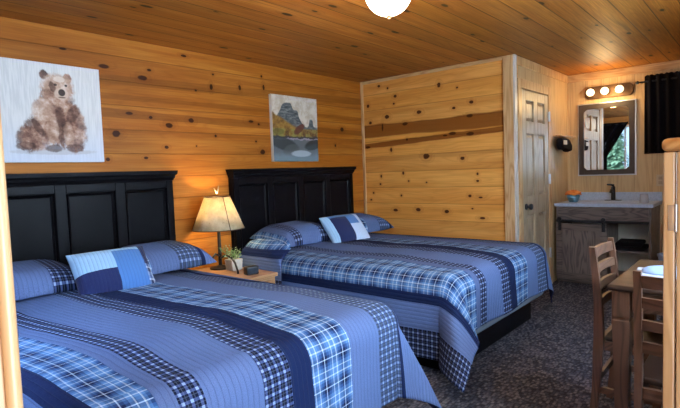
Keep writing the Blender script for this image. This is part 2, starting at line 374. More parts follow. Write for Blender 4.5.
def lake_canvas():
    t = NT('mountain_lake_canvas'); s = t.sep(t.uv()); x, y = s[0], s[1]
    n1 = t.noise(t.uv(), 8., 5, .65); n2 = t.noise(t.xyz(t.math('MULTIPLY', x, 40.), t.math('MULTIPLY', y, 30.)), 1., 4, .7)
    w = t.math('MULTIPLY_ADD', n1, .10, -.05); wv = t.math('MULTIPLY_ADD', n2, .8, -.4)
    c = t.mix(t.step(n1, .35, .65), (.40, .33, .25), (.54, .49, .41))
    yy = t.math('ADD', y, w)
    n3 = t.noise(t.xyz(t.math('MULTIPLY', x, 9.), t.math('MULTIPLY', y, 26.)), 1., 4, .6)
    rock = t.ramp(n3, [(.3, (.02, .028, .03)), (.5, (.075, .09, .095)), (.7, (.20, .21, .20))])
    gold = t.ramp(n1, [(.3, (.05, .024, .008)), (.5, (.21, .105, .018)), (.7, (.36, .22, .045))])
    # butte: stepped profile
    prof = t.n('ShaderNodeFloatCurve'); cv = prof.mapping.curves[0]
    pts = [(0, .62), (.10, .70), (.17, .78), (.22, .86), (.30, .895), (.40, .885), (.45, .80), (.54, .78), (.58, .68), (.66, .58), (.74, .54), (.79, .56), (.82, .66), (.88, .66), (.91, .56), (1., .54)]
    cv.points[0].location = pts[0]; cv.points[1].location = pts[-1]
    for p_ in pts[1:-1]: cv.points.new(*p_)
    prof.mapping.update(); t.put(prof.inputs['Value'], x)
    P_ = prof.outputs[0]
    c = t.mix(t.step(t.math('SUBTRACT', t.math('ADD', y, t.math('MULTIPLY', w, .3)), P_), .012, -.012), c, rock)
    gl = t.math('SUBTRACT', .74, t.math('MULTIPLY', x, .42))
    c = t.mix(t.math('MULTIPLY', t.step(t.math('SUBTRACT', yy, gl), .03, -.03), t.step(x, .75, .62)), c, gold)
    c = t.mix(t.math('MULTIPLY', t.step(yy, .52, .49), .95), c, t.mix(t.step(n1, .4, .6), gold, (.20, .19, .05)))
    def el(c, col, op, *a, sf=.3): return t.mix(t.math('MULTIPLY', ell(t, x, y, *a, soft=sf, wob=wv), op), c, col)
    c = el(c, (.09, .025, .015), .9, .57, .50, .14, .055, .55)
    c = el(c, (.10, .09, .02), .7, .12, .45, .12, .05)
    c = t.mix(t.step(yy, .40, .37), c, (.035, .030, .032))
    c = t.mix(t.step(yy, .365, .345), c, (.27, .24, .30))
    c = t.mix(t.step(yy, .345, .325), c, (.10, .115, .125))
    c = el(c, (.028, .035, .036), .9, .22, .27, .30, .10, -.2)
    c = el(c, (.07, .08, .075), .8, .38, .17, .18, .09, .2)
    c = el(c, (.028, .033, .034), .9, .88, .26, .20, .08, .2)
    c = t.mix(t.step(yy, .16, .05), c, (.14, .19, .22))
    c = el(c, (.36, .42, .47), .75, .60, .12, .22, .05)
    t.bsdf(c, .7, 0, t.bump(n2, .1, .002), .3); return t.m
M_bear = bear_canvas(); M_lake = lake_canvas()
M_edge = plain('canvas_edge', (.60, .60, .60), .8, 0, .05)

# ------------------------------------------------------------------ mesh helpers
class MB:
    def __init__(s): s.bm = bmesh.new(); s.uvl = None
    def box(s, x0, x1, y0, y1, z0, z1, bev=0.0, seg=2, mat=None):
        vs = [s.bm.verts.new((x, y, z)) for x in (x0, x1) for y in (y0, y1) for z in (z0, z1)]
        fi = [(0, 1, 3, 2), (4, 6, 7, 5), (0, 4, 5, 1), (2, 3, 7, 6), (0, 2, 6, 4), (1, 5, 7, 3)]
        fs = [s.bm.faces.new([vs[i] for i in f]) for f in fi]
        if mat is not None: bmesh.ops.transform(s.bm, matrix=mat, verts=vs)
        if bev > 0:
            es = list({e for f in fs for e in f.edges})
            bmesh.ops.bevel(s.bm, geom=es, offset=bev, segments=seg, affect='EDGES', profile=.5)
        return s
    def loft(s, rings, caps=True, closed=True):
        R = [[s.bm.verts.new(p) for p in r] for r in rings]
        n = len(R[0])
        for a, b in zip(R[:-1], R[1:]):
            for i in range(n if closed else n - 1):
                j = (i + 1) % n
                try: s.bm.faces.new((a[i], a[j], b[j], b[i]))
                except ValueError: pass
        if caps:
            for r in (R[0][::-1], R[-1]):
                try: s.bm.faces.new(r)
                except ValueError: pass
        return s
    def lathe(s, prof, c=(0, 0, 0), n=24, axis='z', caps=True):
        rings = []
        for (r, h) in prof:
            ring = []
            for k in range(n):
                a = 2 * PI * k / n; x, y = r * math.cos(a), r * math.sin(a)
                v = {'z': (x, y, h), 'x': (h, x, y), 'y': (y, h, x)}[axis]
                ring.append((c[0] + v[0], c[1] + v[1], c[2] + v[2]))
            rings.append(ring)
        return s.loft(rings, caps)
    def tube(s, pts, r, n=10, sq=False):
        pts = [Vector(p) for p in pts]; rings = []
        up = Vector((0, 0, 1))
        for i, p in enumerate(pts):
            d = (pts[min(i + 1, len(pts) - 1)] - pts[max(i - 1, 0)]).normalized()
            u = up if abs(d.dot(up)) < .95 else Vector((0, 1, 0))
            a = d.cross(u).normalized(); b = a.cross(d)
            rr = r[i] if isinstance(r, (list, tuple)) else r
            rings.append([p + a * (rr * math.cos(2 * PI * k / n)) + b * (rr * math.sin(2 * PI * k / n)) for k in range(n)])
        return s.loft(rings)
    def prism(s, pts, axis, a, b, bev=0.0):
        def mk(p, h): return {'x': (h, p[0], p[1]), 'y': (p[0], h, p[1]), 'z': (p[0], p[1], h)}[axis]
        A = [s.bm.verts.new(mk(p, a)) for p in pts]; B = [s.bm.verts.new(mk(p, b)) for p in pts]
        n = len(pts); fs = [s.bm.faces.new(A[::-1]), s.bm.faces.new(B)]
        for i in range(n): fs.append(s.bm.faces.new((A[i], A[(i + 1) % n], B[(i + 1) % n], B[i])))
        if bev > 0: bmesh.ops.bevel(s.bm, geom=list({e for f in fs for e in f.edges}), offset=bev, segments=2, affect='EDGES', profile=.5)
        return s
    def build(s, name, mat, parent=None, smooth=False, weld=False):
        if weld: bmesh.ops.remove_doubles(s.bm, verts=s.bm.verts, dist=1e-5)
        bmesh.ops.recalc_face_normals(s.bm, faces=s.bm.faces)
        me = bpy.data.meshes.new(name); s.bm.to_mesh(me); s.bm.free()
        if smooth:
            for p in me.polygons: p.use_smooth = True
            if smooth == 'auto':
                me.set_sharp_from_angle(angle=math.radians(38))
        o = bpy.data.objects.new(name, me); COL.objects.link(o); me.materials.append(mat)
        if parent is not None: o.parent = parent
        return o

def tag(o, label, cat, group=None, kind=None):
    o['label'] = label; o['category'] = cat
    if group: o['group'] = group
    if kind: o['kind'] = kind
    return o
def empty(name, loc, label, cat, rz=0.0, group=None):
    o = bpy.data.objects.new(name, None); COL.objects.link(o); o.location = loc; o.rotation_euler = (0, 0, rz); o.empty_display_size = .1
    return tag(o, label, cat, group)
def struct(o):
    o['kind'] = 'structure'; return o
def copy_tree(o, parent=None):
    c = o.copy(); COL.objects.link(c)
    if parent is not None: c.parent = parent
    for ch in list(o.children): copy_tree(ch, c)
    return c

# ------------------------------------------------------------------ room shell
ZC = 2.286; XP = 1.671; LP = 1.753; XS = 3.267; XL = -3.15; YF = -3.95; T = .12
struct(MB().box(XL - T, XS + T, YF - T, T, -.10, 0).build('floor', M_carpet))
struct(MB().box(XL - T, XS + T, YF - T, T, ZC, ZC + .1).build('ceiling', M_ceil))
struct(MB().box(XL - T, XS + T, 0, T, 0, ZC).build('wall_back', M_wall))
struct(MB().box(XP, XP + .10, -LP, 0, 0, ZC).build('wall_partition', M_part))
DX0, DX1, DH = 1.825, 2.565, 2.0
b = MB(); b.box(XP + .10, DX0, -LP, -LP + .1, 0, ZC); b.box(DX1, XS, -LP, -LP + .1, 0, ZC); b.box(DX0, DX1, -LP, -LP + .1, DH, ZC)
struct(b.build('wall_bathroom', M_ply))
WY0, WY1, WZ0, WZ1 = -3.35, -2.62, 1.45, 2.05    # window behind the vanity-side curtain
b = MB(); b.box(XS, XS + T, YF - T, 0, 0, WZ0); b.box(XS, XS + T, YF - T, 0, WZ1, ZC); b.box(XS, XS + T, YF - T, WY0, WZ0, WZ1); b.box(XS, XS + T, WY1, 0, WZ0, WZ1)
struct(b.build('wall_right', M_ply))
LY0, LY1, LZ0, LZ1 = -1.80, -.42, .98, 2.10      # left window
b = MB(); b.box(XL - T, XL, YF - T, 0, 0, LZ0); b.box(XL - T, XL, YF - T, 0, LZ1, ZC); b.box(XL - T, XL, YF - T, LY0, LZ0, LZ1); b.box(XL - T, XL, LY1, 0, LZ0, LZ1)
struct(b.build('wall_left', M_part))
FX0, FX1, FZ0, FZ1 = -1.35, .55, .90, 2.05       # front window
OX0, OX1, OZ = -3.02, -2.10, 2.05                 # open entry doorway behind the camera
b = MB(); b.box(OX1, XS, YF - T, YF, 0, FZ0); b.box(XL, XS, YF - T, YF, FZ1, ZC); b.box(OX1, FX0, YF - T, YF, FZ0, FZ1); b.box(FX1, XS, YF - T, YF, FZ0, FZ1); b.box(XL, OX0, YF - T, YF, 0, FZ1)
struct(b.build('wall_front', M_wall))
def window(name, ax, c, a0, a1, z0, z1, out):
    """frame in an opening of the wall plane ax=c"""
    def bx(m, p0, p1, q0, q1, d0, d1):
        if ax == 'x': m.box(min(c + d0 * out, c + d1 * out), max(c + d0 * out, c + d1 * out), p0, p1, q0, q1)
        else: m.box(p0, p1, min(c + d0 * out, c + d1 * out), max(c + d0 * out, c + d1 * out), q0, q1)
    m = MB(); w = .05
    for (p0, p1, q0, q1) in ((a0, a0 + w, z0, z1), (a1 - w, a1, z0, z1), (a0 + w, a1 - w, z0, z0 + w), (a0 + w, a1 - w, z1 - w, z1), ((a0 + a1) / 2 - .02, (a0 + a1) / 2 + .02, z0 + w, z1 - w)):
        bx(m, p0, p1, q0, q1, .03, .09)
    o = struct(m.build(name, M_white))
    g = MB(); bx(g, a0 + w, a1 - w, z0 + w, z1 - w, .058, .062); g.build('pane', M_glass, o)
    return o
window('window_1', 'x', XL, LY0, LY1, LZ0, LZ1, -1)
window('window_2', 'x', XS, WY0, WY1, WZ0, WZ1, 1)
window('window_3', 'y', YF, FX0, FX1, FZ0, FZ1, -1)

# trim around the partition and the vanity corner
struct(MB().box(XP - .018, XP - .0005, -.032, -.0005, 0, ZC, .004).build('trim_1', M_trimw))
struct(MB().box(XP - .02, XP - .0005, -LP, -LP + .095, 0, ZC, .004).build('trim_2', M_trimw))
struct(MB().box(XP - .02, XP + .04, -LP - .018, -LP - .0005, 0, ZC, .004).build('trim_3', M_trimlit))
struct(MB().box(XP - .016, XP - .0005, -LP + .096, -.033, ZC - .032, ZC - .001, .004).build('trim_4', M_trimh))
struct(MB().box(XP + .041, XS - .017, -LP - .016, -LP - .0005, ZC - .085, ZC - .001, .004).build('trim_5', M_trimw))
struct(MB().box(XS - .016, XS - .0005, YF, -LP - .001, ZC - .085, ZC - .001, .004).build('trim_6', M_trimh))
# bathroom door
d = MB()
d.box(DX0 + .002, DX1 - .002, -LP + .012, -LP + .044, .01, DH - .005)
door = struct(d.build('door_1', M_door))
def panel_door(x0, x1, z0, z1, y):
    st = .105; mx = (x0 + x1) / 2; rows = [(.20, .80), (.98, 1.58), (1.70, 1.90)]
    m = MB(); yb = y + .024
    zs = [z0] + [v for r in rows for v in r] + [z1]
    for a, b2 in ((x0, x0 + st), (x1 - st, x1), (mx - .05, mx + .05)): m.box(a, b2, y, yb, z0, z1, .004)
    for k in range(0, len(zs), 2):
        for a, b2 in ((x0 + st, mx - .05), (mx + .05, x1 - st)): m.box(a, b2, y, yb, zs[k], zs[k + 1], .004)
    m.build('door_frame', M_door, door)
    for r in rows:
        for a, b2 in ((x0 + st, mx - .05), (mx + .05, x1 - st)):
            p = MB(); c = .035
            p.loft([[(a + .006, yb, r[0] + .006), (b2 - .006, yb, r[0] + .006), (b2 - .006, yb, r[1] - .006), (a + .006, yb, r[1] - .006)],
                    [(a + c, y + .008, r[0] + c), (b2 - c, y + .008, r[0] + c), (b2 - c, y + .008, r[1] - c), (a + c, y + .008, r[1] - c)]])
            p.build('door_panel', M_door, door)
panel_door(DX0 + .003, DX1 - .003, .012, DH - .006, -LP - .012)
k = MB(); k.lathe([(.030, 0), (.030, -.008), (.012, -.010), (.012, -.030), (.026, -.036), (.030, -.050), (.024, -.062), (.0, -.066)], (1.905, -LP - .012, .885), 20, 'y', False)
k.build('door_knob', M_dark_alu, door, 'auto')
for z in (.35, 1.13, 1.78):
    h = MB(); h.box(DX1 - .012, DX1 + .012, -LP - .022, -LP - .0125, z - .05, z + .05, .002); h.lathe([(.007, -.052), (.007, .052)], (DX1, -LP - .026, z), 10)
    h.build('hinge', M_silver, door, 'auto')
c = MB(); cw = .088
c.box(DX0 - cw, DX0 - .001, -LP - .018, -LP - .0008, 0, DH + cw, .005); c.box(DX1 + .001, DX1 + cw, -LP - .018, -LP - .0008, 0, DH + cw, .005)
c.box(DX0 - .001, DX1 + .001, -LP - .018, -LP - .0008, DH + .001, DH + cw, .005)
c.build('door_casing', M_trimw, door)
# pine stub wall with a bullnose casing at the left edge of the view
struct(MB().box(XL, -2.64, -2.51, -2.41, 0, ZC).build('wall_entry', M_post))
b = MB(); b.box(-2.64, -2.6075, -2.512, -2.408, 0, ZC, .003)
struct(b.build('trim_7', M_post))
b = MB(); b.lathe([(.0125, 0), (.0125, ZC - .001)], (-2.608, -2.519, 0), 20)
struct(b.build('trim_8', M_post, smooth='auto'))

# half-height pine divider at the right edge of the view
dv = empty('pine_divider', (-1.40, -3.34, 0), 'half-height honey pine divider with rounded cap rail and steel hinge at right edge', 'room divider')
MB().box(-.018, .018, -.012, .012, 0, 1.293, .003).build('post', M_post, dv)
MB().box(-.016, .016, -.33, -.016, 0.02, 1.293, .003).build('board', M_post, dv)
MB().box(-.016, .016, -.605, -.334, 0.02, 1.293, .003).build('board', M_post, dv)
r = MB()
r.loft([[(x_, y_, 1.311 + z_) for x_, z_ in [(.0255 * q * math.cos(a), .0168 * q * math.sin(a)) for a in [2 * PI * k / 16 for k in range(16)]]]
        for y_, q in ((.016, .55), (.012, .85), (.004, 1.), (-.605, 1.))])
r.build('cap_rail', M_railw, dv, 'auto')
h = MB(); h.box(-.0205, -.0175, -.014, .002, 1.10, 1.163, .0008); h.lathe([(.0035, 1.098), (.0035, 1.165)], (-.021, -.015, 0), 10); h.build('hinge', M_silver, dv, 'auto')

# ------------------------------------------------------------------ beds
def bed(cx, label):
    bd = empty('bed', (cx, 0, 0), label, 'bed', group='queen beds')
    # local x across, y negative towards foot
    hb = MB(); W = .80
    hb.box(-W, W, -.055, -.012, .25, 1.262)
    xs = []
    pl, ps = .321, .070
    L = [-2 * pl - 1.5 * ps + i * (pl + ps) for i in range(4)]
    edges = [-W] + [v for a in L for v in (a, a + pl)] + [W]
    for i in range(0, 10, 2): hb.box(edges[i], edges[i + 1], -.085, -.055, .25, 1.262, .004)
    for a in L:
        hb.box(a, a + pl, -.085, -.055, 1.205, 1.262, .004); hb.box(a, a + pl, -.085, -.055, .25, .34, .004)
    hbo = hb.build('headboard', M_black, bd)
    for a in L:
        p = MB()
        o1 = .012; o2 = .05
        p.loft([[(a + .004, -.0555, .344), (a + pl - .004, -.0555, .344), (a + pl - .004, -.0555, 1.201), (a + .004, -.0555, 1.201)],
                [(a + o1, -.072, .352), (a + pl - o1, -.072, .352), (a + pl - o1, -.072, 1.193), (a + o1, -.072, 1.193)],
                [(a + o1 + .012, -.062, .364), (a + pl - o1 - .012, -.062, .364), (a + pl - o1 - .012, -.062, 1.181), (a + o1 + .012, -.062, 1.181)]])
        p.build('panel', M_black, hbo)
    cr = MB()
    prof = [(-.012, 1.262), (-.088, 1.262), (-.092, 1.275), (-.100, 1.283), (-.103, 1.300), (-.116, 1.310), (-.118, 1.337), (-.012, 1.337)]
    ins = [.80, .803, .806, .811, .813, .824, .828, .828]
    wq = {-.012: 0}
    rings = []
    Lp = []; Rp = []
    for (y, z), w in zip(prof, ins): Lp.append((-w, y, z)); Rp.append((w, y, z))
    cr.loft([Lp, Rp]); cr.build('crown', M_black, hbo)
    for sx in (-1, 1): MB().box(sx * W - .03 * (sx > 0) , sx * W + .03 * (sx < 0), -.085, -.012, 0, .25).build('leg', M_black, hbo)
    MB().box(-.70, .70, -2.03, -.10, .0, .20, .005).build('base', M_black, bd)
    MB().box(-.755, .755, -2.125, -.09, .20, .40, .03, 3).build('box_spring', M_box, bd, 'auto')
    MB().box(-.755, .755, -2.105, -.09, .401, .600, .09, 5).build('mattress', M_mat, bd, 'auto')
    return bd
B1X, B2X = -1.608, .563
bed(B1X, 'near queen bed with black panelled headboard, under the bear picture')
bed(B2X, 'far queen bed with black panelled headboard, beside the pale pine partition')

def smooth(a, b, x):
    x = min(1, max(0, (x - a) / (b - a))); return x * x * (3 - 2 * x)
def quilt(name, cx, xl, xr, yf, zt, dropL, dropR, dropF, flL, flR, seed, mat, label, adj=None, crown=.03):
    """cloth draped over a mattress: u across (pattern), v along; corners hang as cones"""
    R = .12; y0 = -.10
    ua, ub = xl - dropL - cx, xr + dropR - cx
    va, vb = 0.0, (y0 - yf) + dropF
    NU, NV = 150, 150
    def fold(e):
        e2 = e + R
        if e2 <= 0: return e, 0.0
        if e2 < R * PI / 2: a = e2 / R; return -R + R * math.sin(a), R * (1 - math.cos(a))
        return 0.0, R + e2 - R * PI / 2
    bm = bmesh.new(); uvl = bm.loops.layers.uv.new('UVMap'); G = []; UVs = {}
    for j in range(NV + 1):
        v = va + (vb - va) * j / NV; row = []
        for i in range(NU + 1):
            u = ua + (ub - ua) * i / NU
            X = cx + u; Y = y0 - v
            ex = max(xl - X, X - xr); ey = yf - Y; side = -1 if xl - X > X - xr else 1
            fx = ex + R; fy = ey + R
            nz = mnoise.noise(Vector((X * 2.3 + seed, Y * 2.3, seed))) * .006 + mnoise.noise(Vector((X * 6 + seed, Y * 6, 3.))) * .004
            if fx > 0 and fy > 0:
                r_ = math.hypot(fx, fy); ang = math.atan2(fx, fy)
                h, dz = fold(r_ - R)
                fl = (flL if side < 0 else flR)
                ph = fl * (math.sin(2 * ang) ** 1.0); l = max(0, dz - R)
                if dz > R: dz = R + l * math.cos(ph); h += l * math.sin(ph)
                rip = .018 * math.sin(ang * 10 + seed) * min(1, l / .3)
                h += rip * math.sin(2 * ang)
                ox = (h + R) * math.sin(ang); oy = (h + R) * math.cos(ang)
                # keep the swung-out corner hanging
                x = (xl + R - ox) if side < 0 else (xr - R + ox); y = yf + R - oy; z = zt - dz
            else:
                x, y, z = X, Y, zt
                if fx > 0:
                    h, dz = fold(ex); x = (xl - h) if side < 0 else (xr + h); z = zt - dz
                    l = max(0, dz - R); x += side * (.03 * l + .010 * math.sin(Y * 9 + seed) * min(1, l / .25))
                elif fy > 0:
                    h, dz = fold(ey); y = yf - h; z = zt - dz
                    l = max(0, dz - R); y -= .04 * l + .012 * math.sin(X * 8 + seed) * min(1, l / .25)
                else:
                    z += nz
                z += crown * max(0, 1 - ((X - (xl + xr) / 2) / ((xr - xl) / 2)) ** 2) * min(1, max(0, -fy / .35)) * min(1, max(0, -fx / .2))
                z += nz * .5
            if z < .012: z = .012 + (z - .012) * .02
            vtx = bm.verts.new((x, y, z)); UVs[vtx] = (u + (adj(v) if adj else 0), v); row.append(vtx)
        G.append(row)
    for j in range(NV):
        for i in range(NU):
            f = bm.faces.new((G[j][i], G[j][i + 1], G[j + 1][i + 1], G[j + 1][i])); f.smooth = True
            for lp in f.loops: lp[uvl].uv = UVs[lp.vert]
    bmesh.ops.recalc_face_normals(bm, faces=bm.faces)
    me = bpy.data.meshes.new(name); bm.normal_update()
    up = sum(f.normal.z for f in bm.faces)
    if up < 0: bmesh.ops.reverse_faces(bm, faces=bm.faces)
    bm.to_mesh(me); bm.free()
    o = bpy.data.objects.new(name, me); COL.objects.link(o); me.materials.append(mat); me.materials.append(M_lining)
    md = o.modifiers.new('thick', 'SOLIDIFY'); md.thickness = .009; md.offset = -1; md.material_offset = 1; md.material_offset_rim = 1
    return tag(o, label, 'quilt', 'striped quilts')
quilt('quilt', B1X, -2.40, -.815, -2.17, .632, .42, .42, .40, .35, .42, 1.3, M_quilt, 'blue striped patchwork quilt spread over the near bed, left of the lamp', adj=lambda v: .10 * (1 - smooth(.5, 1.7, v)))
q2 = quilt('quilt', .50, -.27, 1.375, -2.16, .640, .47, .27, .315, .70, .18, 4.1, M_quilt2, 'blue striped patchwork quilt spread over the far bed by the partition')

def cushion(name, w, dpt, hgt, mat, n=28, uvf=None, pw=3.0, flat=.35):
    """pillow: x width, y depth, z up; edge seam; bottom flatter"""
    bm = bmesh.new(); uvl = bm.loops.layers.uv.new('UVMap'); rows = {}
    UV = {}
    def H(a, b):
        e = max(0., (1 - abs(a) ** pw)) ** .55 * max(0., (1 - abs(b) ** pw)) ** .55
        return e
    for sgn in (1, -1):
        for j in range(n + 1):
            for i in range(n + 1):
                a = -1 + 2 * i / n; b = -1 + 2 * j / n
                # denser near the rim
                a = math.sin(a * PI / 2); b = math.sin(b * PI / 2)
                edge = i in (0, n) or j in (0, n)
                if sgn == -1 and edge: rows[(sgn, i, j)] = rows[(1, i, j)]; continue
                pin = 1 - .05 * (abs(a * b) < .99) * (1 - abs(a) ** 2) * abs(b) ** 6
                pin2 = 1 - .05 * (1 - abs(b) ** 2) * abs(a) ** 6
                z = H(a, b) * hgt * (1 if sgn > 0 else -flat)
                wr = mnoise.noise(Vector((a * 2.1 + w * 9, b * 2.1, sgn))) * .06 * hgt * H(a, b)
                v = bm.verts.new((a * w / 2 * pin2, b * dpt / 2 * pin, z + wr)); rows[(sgn, i, j)] = v; UV[v] = (a, b)
        for j in range(n):
            for i in range(n):
                q = [rows[(sgn, i, j)], rows[(sgn, i + 1, j)], rows[(sgn, i + 1, j + 1)], rows[(sgn, i, j + 1)]]
                f = bm.faces.new(q if sgn > 0 else q[::-1]); f.smooth = True
                for lp in f.loops: lp[uvl].uv = uvf(*UV[lp.vert])
    me = bpy.data.meshes.new(name); bm.to_mesh(me); bm.free()
    o = bpy.data.objects.new(name, me); COL.objects.link(o); me.materials.append(mat); return o
def bedpillow(x0, x1, cx, z, label, mat=None, tilt=.10, hgt=.135, y=-.335, dpt=.48, yaw=0.0):
    w = x1 - x0; xc = (x0 + x1) / 2
    o = cushion('pillow', w, dpt, hgt, mat or M_quilt, uvf=lambda a, b: (xc - cx + a * w / 2 * 1.02, b * dpt / 2 * 1.2 + .3), pw=3.6, flat=.2)
    o.location = (xc, y, z); o.rotation_euler = (tilt, 0, yaw)
    return tag(o, label, 'pillow', 'quilt covered bed pillows')
bedpillow(-2.40, -1.63, B1X - .10, .70, 'plump striped pillow on left half of the near bed, plain blue with check end', hgt=.125)
bedpillow(-1.42, -.79, B1X - .02, .70, 'plump striped pillow on right half of the near bed beside the lamp', hgt=.13)
bedpillow(-.11, .56, .45, .71, 'plump plaid ended striped pillow on the left half of the far bed', M_quilt2)
bedpillow(.62, 1.42, .63, .71, 'plump striped pillow on right half of the far bed against the partition side')

def hanging_cover(q):
    """quilt turned up over the far pillow: its end hangs beside the bed near the headboard"""
    bm = bmesh.new(); uvl = bm.loops.layers.uv.new('UVMap'); G = []; UVm = {}
    NY, NZ = 20, 26
    for j in range(NY + 1):
        f = j / NY; y = -.22 - .49 * f; row = []
        top = .775 - .05 * (2 * f - 1) ** 2 - .03 * f; bot = .36 + .03 * f
        for i in range(NZ + 1):
            g = i / NZ; z = top + (bot - top) * g
            h = min(1, (top - z) / .10)
            x = -.20 - .10 * math.sin(h * PI / 2) - .010 * math.sin(f * 9) * g - .015 * g
            v = bm.verts.new((x, y, z)); row.append(v); UVm[v] = (-.845 - (.688 - z), .1 + f * .5)
        G.append(row)
    for j in range(NY):
        for i in range(NZ):
            fc = bm.faces.new((G[j][i], G[j][i + 1], G[j + 1][i + 1], G[j + 1][i])); fc.smooth = True
            for lp in fc.loops: lp[uvl].uv = UVm[lp.vert]
    me = bpy.data.meshes.new('turned_up_end'); bm.to_mesh(me); bm.free(); me.materials.append(M_quilt2); me.materials.append(M_lining)
    o = bpy.data.objects.new('turned_up_end', me); COL.objects.link(o); o.parent = q
    md = o.modifiers.new('thick', 'SOLIDIFY'); md.thickness = .008; md.offset = 0; md.material_offset_rim = 1
    return o
hanging_cover(q2)

def throw(w, h, mat, loc, rot, label):
    o = cushion('throw_pillow', w, h, .075, mat, uvf=lambda a, b: (a * .5 + .5, b * .5 + .5), pw=3.0, flat=.9)
    o.location = loc; o.rotation_euler = rot
    return tag(o, label, 'throw pillow', 'patchwork throw pillows')
PL = (.30, .50, .72); PN = (.014, .022, .085); PM = (.07, .19, .46); PW = (.46, .58, .76)
M_patch1 = patch_mat('patchwork_cushion', [(-.1, .50, .48, 1.1, PL), (-.1, .50, -.1, .48, PN), (.50, .88, -.1, .86, PM), (.50, .88, .86, 1.1, PL), (.88, 1.1, .5, 1.1, PN), (.88, 1.1, -.1, .5, 'plaid')], PW)
M_patch2 = patch_mat('patchwork_cushion_pale', [(-.1, .13, -.1, 1.1, PL), (.13, .53, -.1, .84, PN), (.53, .80, .55, 1.1, PM), (.13, .53, .84, 1.1, PM), (.53, 1.1, -.1, .55, PW), (.80, 1.1, .55, 1.1, PW)], PW)
throw(.44, .31, M_patch1, (-1.565, -.66, .745), (math.radians(52), 0, math.radians(-4)), 'patchwork throw pillow with navy and sky blue squares propped on the near bed')
throw(.46, .32, M_patch2, (.565, -.63, .758), (math.radians(50), 0, math.radians(-6)), 'patchwork throw pillow with navy block and pale squares propped on the far bed')

# ------------------------------------------------------------------ pictures
def picture(name, x0, x1, z0, z1, mat, label, d=.035):
    e = empty(name, ((x0 + x1) / 2, -.001, z0), label, 'picture'); w = x1 - x0; h = z1 - z0
    MB().box(-w / 2, w / 2, -d, 0, 0, h, .003).build('canvas_edge', M_edge, e)
    bm = bmesh.new(); l = bm.loops.layers.uv.new('UVMap')
    f = bm.faces.new([bm.verts.new(p) for p in ((-w / 2 + .001, -d - .0006, .001), (w / 2 - .001, -d - .0006, .001), (w / 2 - .001, -d - .0006, h - .001), (-w / 2 + .001, -d - .0006, h - .001))])
    for lp, uv in zip(f.loops, ((0, 0), (1, 0), (1, 1), (0, 1))): lp[l].uv = uv
    me = bpy.data.meshes.new('painting'); bm.to_mesh(me); bm.free(); me.materials.append(mat)
    o = bpy.data.objects.new('painting', me); COL.objects.link(o); o.parent = e
    return e
p = picture('bear_picture', -1.915, -1.292, 1.407, 2.036, M_bear, 'square canvas of a seated brown bear hanging above the near headboard')
picture('lake_picture', .272, .880, 1.400, 2.024, M_lake, 'square canvas of mountain and lake reflection above the far headboard')

# ------------------------------------------------------------------ nightstand, lamp, plant, clock
ns = empty('nightstand', (-.575, -.385, 0), 'small brown wooden nightstand between the two beds under the lamp', 'nightstand')
MB().box(-.215, .215, -.34, .33, .515, .545, .006).build('top', M_night, ns)
MB().box(-.20, .20, -.32, .32, .12, .514).build('cabinet', M_night, ns)
dr = MB().box(-.185, .185, -.34, -.3205, .36, .50, .005).build('drawer', M_night, ns)
MB().lathe([(.012, 0), (.012, -.012), (.018, -.02), (.0, -.028)], (0, -.34, .43), 14, 'y', False).build('knob', M_iron, dr, 'auto')
for sx in (-1, 1):
    for sy in (-1, 1): MB().box(sx * .19 - .02, sx * .19 + .02, sy * .30 - .02, sy * .30 + .02, 0, .12).build('leg', M_night, ns)

LX, LY = -.497, -.20
lp = empty('table_lamp', (LX, LY, .5453), 'lit parchment shade table lamp with iron post on the nightstand', 'lamp')
m = MB()
m.lathe([(.203, .318), (.100, .575)], (0, 0, 0), 48, caps=False)
sh = m.build('lamp_shade', M_shade, lp, True)
sd = sh.modifiers.new('t', 'SOLIDIFY'); sd.thickness = .002
m = MB()
for r_, z_ in ((.204, .318), (.101, .575)): m.tube([(r_ * math.cos(a), r_ * math.sin(a), z_) for a in [2 * PI * k / 48 for k in range(49)]], .0035, 6)
for a in [math.radians(x) for x in (-100, 20, 140)]: m.tube([(.2045 * math.cos(a), .2045 * math.sin(a), .318), (.1015 * math.cos(a), .1015 * math.sin(a), .575)], .0032, 6)
m.build('shade_lacing', M_bronze, sh, True)
m = MB(); m.lathe([(.085, 0), (.085, .012), (.03, .022), (.014, .03), (.013, .30), (.013, .40), (.0, .401)], (0, 0, 0), 20); m.lathe([(.02, .40), (.02, .45), (0, .451)], (0, 0, 0), 14)
m.build('post', M_iron, lp, 'auto')
m = MB(); m.tube([(.0, -.01, .085), (-.01, -.09, .112), (-.03, -.18, .11), (-.06, -.27, .075), (-.083, -.325, .03), (-.087, -.335, .006)], .008, 8); m.build('scroll', M_iron, lp, True)
m = MB(); m.tube([(0, 0, .10), (-.05, -.01, .125), (-.085, -.012, .09)], .008, 8); m.build('scroll', M_iron, lp, True)
m = MB(); m.tube([(0, 0, .451), (0, 0, .60)], .003, 6)
for k in range(3):
    a = 2 * PI * k / 3; m.tube([(0, 0, .575), (.101 * math.cos(a), .101 * math.sin(a), .573)], .002, 6)
m.build('harp', M_iron, lp, True)
m = MB(); m.tube([(0, 0, .60), (-.012, 0, .625), (-.026, 0, .645)], [.007, .006, .003], 7); m.tube([(0, 0, .60), (.014, 0, .63), (.020, .0, .66)], [.007, .006, .003], 7); m.tube([(0, 0, .60), (.003, -.01, .635)], [.006, .003], 7)
m.build('finial', plain('antler', (.55, .36, .18), .6), lp, True)
m = MB(); m.lathe([(.0, .452), (.014, .46), (.029, .495), (.030, .515), (.02, .54), (0, .547)], (0.03, -.02, 0), 16, caps=False)
m.build('bulb', emissive('warm_bulb', (1, .68, .32), 9.), lp, True)

